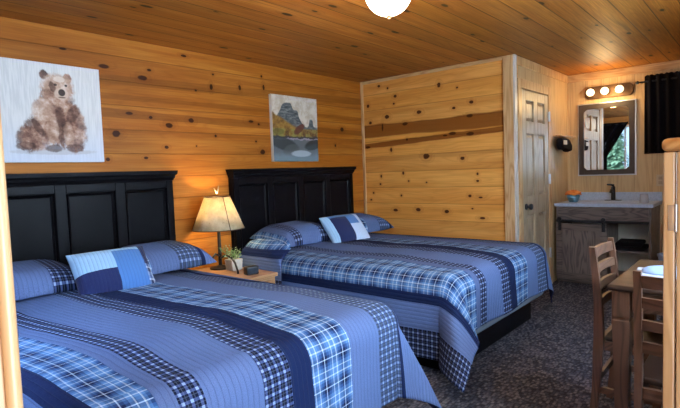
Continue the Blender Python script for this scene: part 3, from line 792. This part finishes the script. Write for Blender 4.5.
pt = empty('potted_plant', (-.475, -.345, .545), 'small leafy plant in a whitewashed square pot beside the lamp', 'plant')
MB().prism([(-.045, 0), (.045, 0), (.055, .085), (-.055, .085)], 'y', -.045, .045, .004).build('pot', plain('whitewashed_wood', (.45, .42, .36), .8, 0, .25, 40), pt)
random.seed(3)
lf, st_, pl_ = MB(), MB(), MB()
for k in range(26):
    a = random.uniform(0, 2 * PI); el = random.uniform(.35, 1.45); L_ = random.uniform(.07, .15)
    d_ = Vector((math.cos(a) * math.cos(el), math.sin(a) * math.cos(el), math.sin(el))); b0 = Vector((.015 * math.cos(a), .015 * math.sin(a), .082))
    st_.tube([b0, b0 + d_ * L_ * .5 + Vector((0, 0, .006)), b0 + d_ * L_], .0012, 5)
    tgt = pl_ if k % 2 else lf
    for q_ in range(9):
        p_ = b0 + d_ * L_ * (.3 + .08 * q_); b_ = random.uniform(0, 2 * PI); o_ = Vector((math.cos(b_), math.sin(b_), random.uniform(-.2, .6))).normalized(); s_ = o_.cross(d_).normalized() * .0055; l_ = random.uniform(.012, .02)
        tgt.bm.faces.new([tgt.bm.verts.new(x) for x in (p_, p_ + o_ * l_ * .5 + s_, p_ + o_ * l_, p_ + o_ * l_ * .5 - s_)])
st_.build('stems', M_leaf, pt); lf.build('leaves', M_leaf, pt); pl_.build('flower_sprigs', M_leafpale, pt)
ck = empty('alarm_clock', (-.525, -.615, .5455), 'black alarm clock at front edge of the nightstand beside the plant', 'clock', math.radians(-12))
MB().box(-.05, .05, -.03, .03, 0, .062, .008, 3).build('case', M_plastic, ck, 'auto')
MB().box(-.042, .042, -.0315, -.0302, .012, .050).build('display', plain('clock_display', (.02, .025, .03), .1), ck)

# ------------------------------------------------------------------ ceiling light
cl = empty('ceiling_light', (-.742, -2.062, ZC), 'round frosted globe ceiling light glowing white with bronze pan, over the beds', 'ceiling light')
MB().lathe([(.0, -.0005), (.135, -.0005), (.135, -.02), (.118, -.03), (0, -.03)], (0, 0, 0), 36, caps=False).build('ceiling_pan', M_bronze, cl, 'auto')
m = MB(); pr = []
for k in range(15):
    a = PI * .5 - (PI * .5 + .42) * k / 14
    pr.append((.120 * math.cos(a) if k else 0.0, -.116 - .118 * math.sin(a)))
m.lathe(pr, (0, 0, 0), 36, caps=False); m.build('globe', emissive('glowing_opal_glass', (1, .93, .80), 3.), cl, True)
MB().lathe([(.0, -.249), (.009, -.247), (.011, -.240), (.011, -.228), (0, -.228)], (0, 0, 0), 14, caps=False).build('finial', M_bronze, cl, True)

# ------------------------------------------------------------------ vanity light, mirror, curtain, towel
vl = empty('vanity_light', (XS - .0005, -2.186, 2.055), 'bronze bar light with three round lit bulbs above the mirror', 'wall light')
m = MB(); a, h = .238, .066
m.prism([(-a + .03, -h), (a - .03, -h), (a, -h + .03), (a, h - .03), (a - .03, h), (-a + .03, h), (-a, h - .03), (-a, -h + .03)], 'x', -.028, 0, .004)
m.build('backplate', M_bronze, vl)
MB_b = emissive('frosted_vanity_bulb', (1, .78, .46), 1.7)
for y in (.165, .022, -.121):
    MB().lathe([(.03, 0), (.03, -.03), (.0, -.031)], (-.028, y, 0), 18, 'x', False).build('socket', M_bronze, vl, 'auto')
    m = MB(); bmesh.ops.create_uvsphere(m.bm, u_segments=20, v_segments=14, radius=.041); bmesh.ops.translate(m.bm, vec=(-.095, y, 0), verts=m.bm.verts)
    m.build('bulb', MB_b, vl, True)

mi = empty('wall_mirror', (XS - .0005, -2.160, 1.138), 'rectangular wall mirror in a dark frame above the sink', 'mirror')
w2, hh = .290, .806
def frame_ring(m, o, i, d0, d1):
    for (y0, y1, z0, z1) in ((-w2 + o, -w2 + i, o, hh - o), (w2 - i, w2 - o, o, hh - o), (-w2 + i, w2 - i, o, o + i - o), (-w2 + i, w2 - i, hh - i, hh - o)): m.box(-d1, -d0, y0, y1, z0, z1, .002)
m = MB(); frame_ring(m, 0, .013, 0, .024); m.build('border', M_silver, mi)
m = MB(); frame_ring(m, .013, .066, 0, .032); m.build('frame', plain('dark_brown_frame', (.045, .032, .026), .5, 0, .2, 40), mi)
m = MB(); q = .066; cc = .03
m.prism([(-w2 + q + cc, q), (w2 - q - cc, q), (w2 - q, q + cc), (w2 - q, hh - q - cc), (w2 - q - cc, hh - q), (-w2 + q + cc, hh - q), (-w2 + q, hh - q - cc), (-w2 + q, q + cc)], 'x', -.022, -.014)
m.build('glass', M_mirror, mi)
for sy in (-1, 1):
    for z0, s in ((q, 1), (hh - q, -1)): MB().prism([(sy * (w2 - q), z0), (sy * (w2 - q - cc), z0), (sy * (w2 - q), z0 + s * cc)], 'x', -.030, -.0225).build('corner_block', bpy.data.materials['dark_brown_frame'], mi)

def drape(name, x, y0, y1, z0, z1, parent, n=90, amp=.022, header=.05, waves=12):
    bm = bmesh.new(); rows = []
    NZ = 24
    for j in range(NZ + 1):
        z = z0 + (z1 - z0) * j / NZ; row = []
        for i in range(n + 1):
            f = i / n; y = y0 + (y1 - y0) * f
            tt = (z - z0) / (z1 - z0)
            a = amp * (1.0 if tt < .85 else .7) * math.sin(f * waves * 2 * PI + .8 * math.sin(f * 9) + tt * .6) + .008 * mnoise.noise(Vector((f * 9, tt * 3, 1)))
            zz = z + (.012 * abs(math.sin(f * waves * 2 * PI * .97)) if j == NZ else 0)
            row.append(bm.verts.new((x + a, y, zz)))
        rows.append(row)
    for j in range(NZ):
        for i in range(n): bm.faces.new((rows[j][i], rows[j][i + 1], rows[j + 1][i + 1], rows[j + 1][i])).smooth = True
    me = bpy.data.meshes.new(name); bm.to_mesh(me); bm.free(); me.materials.append(M_curt)
    o = bpy.data.objects.new(name, me); COL.objects.link(o); o.parent = parent
    md = o.modifiers.new('t', 'SOLIDIFY'); md.thickness = .004; return o
cu = empty('window_curtain', (XS - .075, -3.03, 1.355), 'black gathered curtain on a thin rod to the right of the mirror', 'curtain')
drape('panel', 0, .495, -.50, 0, .80, cu)
m = MB(); m.lathe([(.008, -.55), (.008, .545)], (0, 0, .745), 12, 'y'); m.lathe([(.0, .545), (.014, .548), (.018, .562), (.012, .576), (0, .58)], (0, 0, .745), 14, 'y', False)
m.build('rod', M_dark_alu, cu, 'auto')
for y in (.53, -.54): MB().box(0.004, .0745, y - .006, y + .006, .738, .752).build('bracket', M_dark_alu, cu)

# left window curtains (seen in the mirror): one tied back on a diagonal, one hanging
lc = empty('tied_curtain', (XL + .06, -.72, 1.0), 'black curtain pulled back in a diagonal, seen reflected in the wall mirror', 'curtain')
def tied(ya, yb, ztop, zt, ytie, xo, zbot, flip):
    bm = bmesh.new(); rows = []; n = 60; NZ = 40
    for j in range(NZ + 1):
        f = j / NZ; row = []
        z = ztop + (zbot - ztop) * f
        for i in range(n + 1):
            g = i / n; k = min(1., (ztop - z) / (ztop - zt))
            free = yb + (ytie + .10 * flip - yb) * k if z > zt else ytie + .10 * flip
            y = ya + (free - ya) * g
            row.append(bm.verts.new((xo + .018 * math.sin(g * 40), y, z)))
        rows.append(row)
    for j in range(NZ):
        for i in range(n): bm.faces.new((rows[j][i], rows[j][i + 1], rows[j + 1][i + 1], rows[j + 1][i])).smooth = True
    me = bpy.data.meshes.new('panel'); bm.to_mesh(me); bm.free(); me.materials.append(M_curt); return me
me = tied(.42, -.48, 1.16, .42, .05, 0, -.05, -1)
o = bpy.data.objects.new('panel', me); COL.objects.link(o); o.parent = lc
MB().lathe([(.008, -1.2), (.008, .5)], (0, 0, 1.12), 12, 'y').build('rod', M_dark_alu, lc, 'auto')
lc2 = empty('hanging_curtain', (XL + .06, -1.78, 1.0), 'black curtain hanging straight at right edge of the window reflected in mirror', 'curtain')
drape('panel', 0, -.16, .16, -.05, 1.16, lc2, waves=4)

tw = empty('hand_towel', (2.97, -LP - .0005, 1.50), 'black towel on a short wooden bar between bathroom door and mirror', 'towel')
MB().box(-.22, .25, -.10, 0, .078, .092, .003).build('wooden_bar', M_trimw, tw)
m = MB()
def lobe(m, cx, cy, cz, rx, ry, rz, pw=2.6):
    rings = []
    for k in range(13):
        a = -PI / 2 + PI * k / 12; c_ = max(.02, math.cos(a)) ** .7; s_ = math.sin(a)
        rings.append([(cx + rx * c_ * math.copysign(abs(math.cos(b)) ** .7, math.cos(b)), cy + ry * c_ * math.copysign(abs(math.sin(b)) ** .7, math.sin(b)), cz + rz * math.copysign(abs(s_) ** .8, s_)) for b in [2 * PI * q / 20 for q in range(20)]])
    m.loft(rings)
out_ = [(-.235, .055), (-.09, .066), (.03, .052), (.115, .0), (.125, -.075), (.0, -.09), (-.075, -.035), (-.20, -.07), (-.235, -.02)]
m.prism(out_, 'y', -.105, -.03, .022)
m.build('cloth', M_towel, tw, 'auto')
MB().box(-.215, -.10, -.110, -.1055, -.01, .035, .001).build('card', M_almond, tw)

# outlet
ot = empty('wall_outlet', (XS - .0005, -2.668, 1.075), 'almond wall outlet plate above right end of the counter', 'outlet')
MB().box(-.006, 0, -.037, .037, -.06, .06, .003).build('plate', M_almond, ot)
for z in (-.024, .024): MB().box(-.0085, -.0062, -.017, .017, z - .015, z + .015, .001).build('socket', plain('almond_socket', (.36, .28, .18), .4), ot)

# ------------------------------------------------------------------ vanity
CF, CY0, CY1, CT = 2.715, -2.685, -1.772, .862
va = empty('vanity_cabinet', (2.99, -2.23, 0), 'grey brown bathroom vanity cabinet with sliding barn door and open shelf', 'cabinet')
def V(m, x0, x1, y0, y1, z0, z1, bev=0.0): m.box(x0 - 2.99, x1 - 2.99, y0 + 2.23, y1 + 2.23, z0, z1, bev); return m
X0 = CF + .025; X1 = XS - .002
V(MB(), X0, X1, -2.665, -2.645, .0, .829, .002).build('side_panel', M_cab, va)
V(MB(), X0, X1, -1.80, -1.782, .0, .829, .002).build('side_panel', M_cab, va)
V(MB(), X0 + .02, X1, -2.276, -2.258, .09, .66).build('divider', M_cab, va)
V(MB(), X0, X0 + .02, -2.644, -1.801, .665, .829, .002).build('top_rail', M_cabh, va)
V(MB(), X0 + .03, X1, -2.644, -1.801, .07, .09).build('bottom_shelf', M_cabh, va)
V(MB(), X0 + .06, X0 + .08, -2.644, -1.801, .0, .069).build('toe_kick', M_cabh, va)
V(MB(), X0 + .02, X1 - .03, -2.644, -2.277, .365, .385, .002).build('shelf', M_cabh, va)
V(MB(), X1 - .015, X1, -2.644, -1.801, .091, .664).build('back_panel', plain('pale_back_board', (.74, .74, .66), .7, 0, .08, 12), va)
# barn door
bdm = V(MB(), CF - .006, CF + .016, -2.285, -1.790, .055, .650)
bdo = bdm.build('barn_door', M_cab, va)
m = MB()
for a, b2, c_, d_ in ((-2.285, -2.223, .055, .650), (-1.852, -1.790, .055, .650)): V(m, CF - .016, CF - .0065, a, b2, c_, d_, .002)
for c_, d_ in ((.055, .125), (.580, .650)): V(m, CF - .016, CF - .0065, -2.222, -1.853, c_, d_, .002)
m.build('door_frame', M_cabh, bdo)
for y in (-1.83, -2.255):
    m = MB(); V(m, CF - .021, CF - .0165, y - .016, y + .016, .575, .715, .002); m.lathe([(.022, 0), (.022, -.010), (0, -.0105)], (CF - .021 - 2.99, y + 2.23, .70), 18, 'x', False)
    m.build('hanger', M_dark_alu, bdo, 'auto')
m = MB(); V(m, CF - .012, CF - .003, -2.655, -1.79, .665, .692, .002)
for y in (-1.95, -2.1, -2.45, -2.6): V(m, CF - .003, CF + .0245, y - .008, y + .008, .672, .686)
m.build('sliding_rail', M_dark_alu, va)
# counter with sink basin
ctp = empty('countertop', (2.99, -2.217, CT), 'speckled grey countertop with inset sink and backsplash on the vanity cabinet', 'countertop')
def Cc(m, x0, x1, y0, y1, z0, z1, bev=0.0): m.box(x0 - 2.99, x1 - 2.99, y0 + 2.217, y1 + 2.217, z0 - CT, z1 - CT, bev); return m
m = MB(); z0, z1 = CT - .032, CT; sx0, sx1, sy0, sy1 = 2.80, 3.10, -2.47, -2.02
Cc(m, CF - .008, sx0, CY0, CY1, z0, z1); Cc(m, sx1, X1, CY0, CY1, z0, z1); Cc(m, sx0, sx1, CY0, sy0, z0, z1); Cc(m, sx0, sx1, sy1, CY1, z0, z1)
m.build('slab', M_counter, ctp)
Cc(MB(), X1 - .02, X1, CY0, CY1, z1 + .0003, z1 + .092, .003).build('backsplash', M_counter, ctp)
m = MB()
def rr(x0, x1, y0, y1, z, r, n=5):
    P_ = []
    for cx_, cy_, a0 in ((x1 - r, y1 - r, 0), (x0 + r, y1 - r, PI / 2), (x0 + r, y0 + r, PI), (x1 - r, y0 + r, 3 * PI / 2)):
        for k in range(n + 1): a = a0 + PI / 2 * k / n; P_.append((cx_ + r * math.cos(a) - 2.99, cy_ + r * math.sin(a) + 2.217, z - CT))
    return P_
m.loft([rr(sx0 - .02, sx1 + .02, sy0 - .02, sy1 + .02, CT + .001, .05), rr(sx0 - .015, sx1 + .015, sy0 - .015, sy1 + .015, CT + .008, .05), rr(sx0 + .012, sx1 - .012, sy0 + .012, sy1 - .012, CT + .006, .05), rr(sx0 + .03, sx1 - .03, sy0 + .03, sy1 - .03, CT - .10, .07), rr(sx0 + .09, sx1 - .09, sy0 + .09, sy1 - .09, CT - .115, .04)], True)
m.build('sink_basin', M_counter, ctp, 'auto')
fa = empty('faucet', (3.17, -2.245, CT + .0005), 'black single lever faucet standing behind the sink', 'faucet')
m = MB(); m.box(-.028, .028, -.08, .08, 0, .012, .004); m.lathe([(.022, .012), (.020, .13), (.021, .15), (0, .152)], (0, 0, 0), 18); m.tube([(0, 0, .10), (-.04, 0, .118), (-.10, 0, .12), (-.125, 0, .10)], [.015, .014, .013, .012], 12)
m.build('spout', M_dark_alu, fa, 'auto')
MB().tube([(.005, 0, .152), (0, 0, .17), (-.03, 0.02, .178), (-.075, .04, .182)], [.018, .014, .010, .008], 10).build('lever', M_dark_alu, fa, 'auto')
bw = empty('blue_bowl', (2.93, -1.905, CT + .0005), 'small blue ribbed bowl at left end of the counter', 'bowl')
MB().lathe([(0, 0), (.042, 0), (.047, .01), (.062, .055), (.065, .075), (.060, .076), (.055, .055), (.04, .012), (0, .010)], (0, 0, 0), 28, caps=False).build('body', M_bluepot, bw, True)
m = MB()
for k in range(3): m.tube([((.05 + .008 * k) * math.cos(a), (.05 + .008 * k) * math.sin(a), .015 + .021 * k) for a in [2 * PI * q / 28 for q in range(29)]], .0035, 6)
m.build('ribs', plain('pale_blue_band', (.25, .45, .55), .4), bw, True)
oc = MB()
rings = []
for k in range(10):
    a = PI / 2 * k / 9
    rings.append([((.078 * math.cos(a) * (1 + .10 * math.sin(b * 7 + k)) + .002) * math.cos(b), (.078 * math.cos(a) * (1 + .10 * math.sin(b * 7 + k)) + .002) * math.sin(b), .045 * math.sin(a) + .006 * math.sin(b * 5)) for b in [2 * PI * q / 40 for q in range(40)]])
oc.loft(rings); oco = oc.build('orange_cloth', M_orange, None, True); oco.location = (2.93, -1.905, CT + .083)
tag(oco, 'bunched orange cloth heaped in the small blue bowl', 'cloth')
cp = MB().lathe([(.0, 0), (.040, 0), (.041, .004), (.034, .085), (.033, .088), (0, .088)], (0, 0, 0), 24, caps=False).build('plastic_cup', M_cup, None, 'auto')
cp.location = (2.93, -2.575, CT + .0005); tag(cp, 'grey frosted plastic cup upturned at the right end of the counter', 'cup')
# folded towels on the shelf
for k, (w_, dz) in enumerate(((.31, .0), (.24, .044))):
    m = MB(); m.box(-.16, .16, -w_ / 2, w_ / 2, 0, .042, .018, 4)
    o = m.build('folded_towel', M_towel, None, True); o.location = (2.93, -2.445 - .012 * k, .3855 + dz); o.rotation_euler = (0, 0, .06 * k)
    tag(o, ['wider black folded towel lying on the vanity cabinet shelf', 'narrower black folded towel on top of the wider one on the vanity shelf'][k], 'towel', 'folded black towels')
wb = empty('waste_bin', (2.95, -2.80, 0), 'pale blue plastic waste bin standing right of the vanity cabinet', 'bin')
MB().lathe([(0, 0), (.085, 0), (.108, .34), (.104, .34), (.08, .006), (0, .006)], (0, 0, 0), 28, caps=False).build('body', M_bin, wb, 'auto')
MB().lathe([(.105, .33), (.116, .33), (.116, .352), (.105, .352), (.105, .33)], (0, 0, 0), 28, caps=False).build('rim', M_bin, wb, 'auto')

# ------------------------------------------------------------------ table and chairs
TX0, TX1, TY0, TY1 = -.515, .20, -3.72, -3.0
tb = empty('dining_table', ((TX0 + TX1) / 2, (TY0 + TY1) / 2, 0), 'dark brown square wooden dining table with two ladder back chairs', 'table')
hx, hy = (TX1 - TX0) / 2, (TY1 - TY0) / 2
m = MB(); m.box(-hx, hx, -hy, hy, .722, .75, .010, 3); m.build('tabletop', M_table, tb, 'auto')
m = MB()
for s in (-1, 1): m.box(s * (hx - .045) - .011, s * (hx - .045) + .011, -hy + .09, hy - .09, .635, .7215); m.box(-hx + .09, hx - .09, s * (hy - .055) - .011, s * (hy - .055) + .011, .635, .7215)
m.build('apron', M_chairh, tb)
for sx in (-1, 1):
    for sy in (-1, 1):
        cx_, cy_ = sx * (hx - .046), sy * (hy - .05)
        m = MB(); rg = []
        for z, r_ in ((0, .022), (.30, .028), (.57, .0335), (.592, .0335), (.596, .030), (.604, .030), (.608, .0335), (.7215, .0335)): rg.append([(cx_ - r_, cy_ - r_, z), (cx_ + r_, cy_ - r_, z), (cx_ + r_, cy_ + r_, z), (cx_ - r_, cy_ + r_, z)])
        m.loft(rg); m.build('leg', M_chair, tb)
pp = MB().box(-.11, .11, -.15, .15, 0, .004, .001).build('paper_sheet', M_paper, None); pp.location = (-.165, -3.20, .7505); pp.rotation_euler = (0, 0, .1); tag(pp, 'white sheet lying flat on the dining table', 'paper')
m = MB(); rings = []
for k in range(9):
    a = PI / 2 * k / 8; rings.append([((.085 * math.cos(a) ** .6 if k < 8 else .002) * math.copysign(abs(math.cos(b)) ** .75, math.cos(b)), (.115 * math.cos(a) ** .6 if k < 8 else .002) * math.copysign(abs(math.sin(b)) ** .75, math.sin(b)), .026 * math.sin(a)) for b in [2 * PI * q / 32 for q in range(32)]])
m.loft(rings); nk = m.build('folded_napkin', M_cloth, None, True); nk.location = (-.15, -3.185, .755); nk.rotation_euler = (0, 0, .1); tag(nk, 'pale blue folded cloth lying on the white sheet on the table', 'cloth')

def make_chair(label, w=.40):
    """local: faces -y, back posts at y=0, x across"""
    ch = empty('dining_chair', (0, 0, 0), label, 'chair', group='ladder back dining chairs')
    hw = w / 2 - .017; pr = [(0., .072, .0), (.20, .050, .0), (.45, .038, .0), (.60, .040, .0), (.76, .052, .0), (.875, .066, .0)]
    def ypost(z):
        for (a, ya, _), (b, yb, _) in zip(pr[:-1], pr[1:]):
            if a <= z <= b: return ya + (yb - ya) * (z - a) / (b - a)
        return pr[-1][1]
    for s in (-1, 1):
        m = MB(); rg = []
        N = 14
        for k in range(N + 1):
            z = .875 * k / N; y = ypost(z); d = .019 if z < .5 else .019 - .007 * (z - .5) / .375; d = max(d, .012); d = .016 + .006 * math.exp(-((z - .42) / .18) ** 2) if z < .7 else .016 - .003 * (z - .7) / .175
            rg.append([(s * hw - .0125, y - d, z), (s * hw + .0125, y - d, z), (s * hw + .0125, y + d, z), (s * hw - .0125, y + d, z)])
        m.loft(rg); o = m.build('rear_leg', M_chair, ch)
    for (za, zb) in ((.812, .858), (.735, .775), (.652, .690), (.565, .607)):
        m = MB(); rg = []
        for k in range(9):
            f = -1 + 2 * k / 8; x = f * (hw - .012); bow = .018 * (1 - f * f); yl, yh = ypost(za) + bow, ypost(zb) + bow; t2 = .008
            rg.append([(x, yl - t2, za), (x, yl + t2, za), (x, yh + t2, zb), (x, yh - t2, zb)])
        m.loft(rg); m.build('back_slat', M_chairh, ch, 'auto')
    for s in (-1, 1):
        m = MB(); rg = []
        for z, r_ in ((0, .014), (.43, .019)): rg.append([(s * hw - r_, -.375 - r_, z), (s * hw + r_, -.375 - r_, z), (s * hw + r_, -.375 + r_, z), (s * hw - r_, -.375 + r_, z)])
        m.loft(rg); m.build('front_leg', M_chair, ch)
    m = MB(); 
    m.box(-hw + .013, hw - .013, .026, .046, .385, .43); m.box(-hw + .02, hw - .02, -.385, -.365, .385, .43)
    for s in (-1, 1): m.box(s * hw - .010, s * hw + .010, -.355, .014, .385, .43)
    m.build('seat_frame', M_chairh, ch)
    m = MB(); m.box(-w / 2, w / 2, -.405, .012, .431, .458, .010, 3); m.build('seat', M_seat, ch, 'auto')
    for s in (-1, 1): MB().box(s * hw - .008, s * hw + .008, -.36, .035, .17, .20).build('stretcher', M_chairh, ch)
    MB().box(-hw + .013, hw - .013, .040, .056, .215, .245).build('stretcher', M_chairh, ch)
    return ch
chA = make_chair('dark ladder back chair tucked under far long side of the dining table')
chA.location = (-.115, -2.955, 0); chA.rotation_euler = (0, 0, 0)
chB = copy_tree(chA); chB['label'] = 'dark ladder back chair at near end of the table, beside the pine divider'
chB.location = (-.735, -3.348, 0); chB.rotation_euler = (0, 0, PI / 2)

# ------------------------------------------------------------------ outdoors seen in the mirror
gr = MB().box(-30, XL - 2.0, -20, 16, -.5, -.3).build('meadow', M_grass, None); tag(gr, 'green meadow outside the left window', 'grass', kind='stuff')
def conifer(x, y, h, label):
    e = empty('conifer_tree', (x, y, -.3), label, 'tree', group='conifers outside the left window')
    MB().lathe([(.14, 0), (.10, h * .5), (.02, h * .95)], (0, 0, 0), 8).build('trunk', M_bark, e)
    m = MB()
    for k in range(1500):
        f = random.random() ** .8; z = h * (.08 + .92 * f); r_ = (1 - f) * h * .27 * random.uniform(.35, 1); a = random.uniform(0, 2 * PI)
        c_ = Vector((r_ * math.cos(a), r_ * math.sin(a), z)); o_ = Vector((math.cos(a), math.sin(a), -.4)) * random.uniform(.15, .35); s_ = Vector((-math.sin(a), math.cos(a), 0)) * random.uniform(.06, .14)
        m.bm.faces.new([m.bm.verts.new(p_) for p_ in (c_ - s_, c_ + s_, c_ + o_)])
    m.build('foliage', M_needle, e)
for (x, y, h, l) in ((-8.5, .2, 2.6, 'small conifer outside the left window, nearest the glass'), (-11, 1.4, 3.6, 'tall conifer behind the small one outside the left window'), (-10.5, -1.0, 2.9, 'conifer left of the small one outside the left window'), (-13, 3.4, 4.2, 'tallest conifer at the far right outside the left window')):
    conifer(x, y, h, l)

# ------------------------------------------------------------------ light
w = bpy.data.worlds.new('sky'); SC.world = w; w.use_nodes = True
bg = w.node_tree.nodes['Background']; bg.inputs[0].default_value = (.55, .75, 1.0, 1); bg.inputs[1].default_value = 1.4
def area(name, loc, rot, sx, sy, power, col):
    l = bpy.data.lights.new(name, 'AREA'); l.shape = 'RECTANGLE'; l.size = sx; l.size_y = sy; l.energy = power; l.color = col
    o = bpy.data.objects.new(name, l); o.location = loc; o.rotation_euler = rot; COL.objects.link(o); return o
area('left_window_daylight', (XL - 1.5, (LY0 + LY1) / 2, 2.95), (0, -math.radians(57), 0), 1.3, 1.9, 330, (.50, .70, 1.0))
area('doorway_daylight', ((OX0 + OX1) / 2, YF - .25, 1.15), (PI / 2, 0, 0), .85, 1.9, 55, (.66, .80, 1.0))
area('front_window_daylight', ((FX0 + FX1) / 2, YF - .20, (FZ0 + FZ1) / 2), (PI / 2, 0, 0), 1.85, 1.1, 105, (.66, .82, 1.0))
def point(name, loc, power, col, r):
    l = bpy.data.lights.new(name, 'POINT'); l.energy = power; l.color = col; l.shadow_soft_size = r
    o = bpy.data.objects.new(name, l); o.location = loc; COL.objects.link(o); return o
point('table_lamp_glow', (LX - .03, LY - .03, .545 + .50), 8, (1, .76, .42), .03)
point('vanity_glow', (XS - .22, -2.186, 2.0), 8, (1, .66, .30), .12)
point('ceiling_glow', (-.742, -2.062, 1.96), 22, (1, .84, .62), .12)

sl = bpy.data.lights.new('outdoor_sun', 'SUN'); sl.energy = 5; sl.angle = .02; sl.color = (1, .95, .85)
so = bpy.data.objects.new('outdoor_sun', sl); COL.objects.link(so); so.location = (0, 0, 8); so.rotation_euler = Vector((-.65, -.25, -.55)).to_track_quat('-Z', 'Y').to_euler()

# ------------------------------------------------------------------ camera
cam = bpy.data.cameras.new('camera'); co = bpy.data.objects.new('camera', cam); COL.objects.link(co)
rx = Vector((0.6488267844, -0.7600693345, -0.0363099247)); uy = Vector((0.0702947728, 0.0123565133, 0.9974497288)); bz = Vector((-0.7576822875, -0.6497244981, 0.0614461380))
M = Matrix((rx, uy, bz)).transposed().to_4x4(); M.translation = Vector((-2.88123, -3.52642, 1.27095)); co.matrix_world = M
cam.sensor_width = 36; cam.lens = 26.5333; cam.clip_start = .02
SC.camera = co
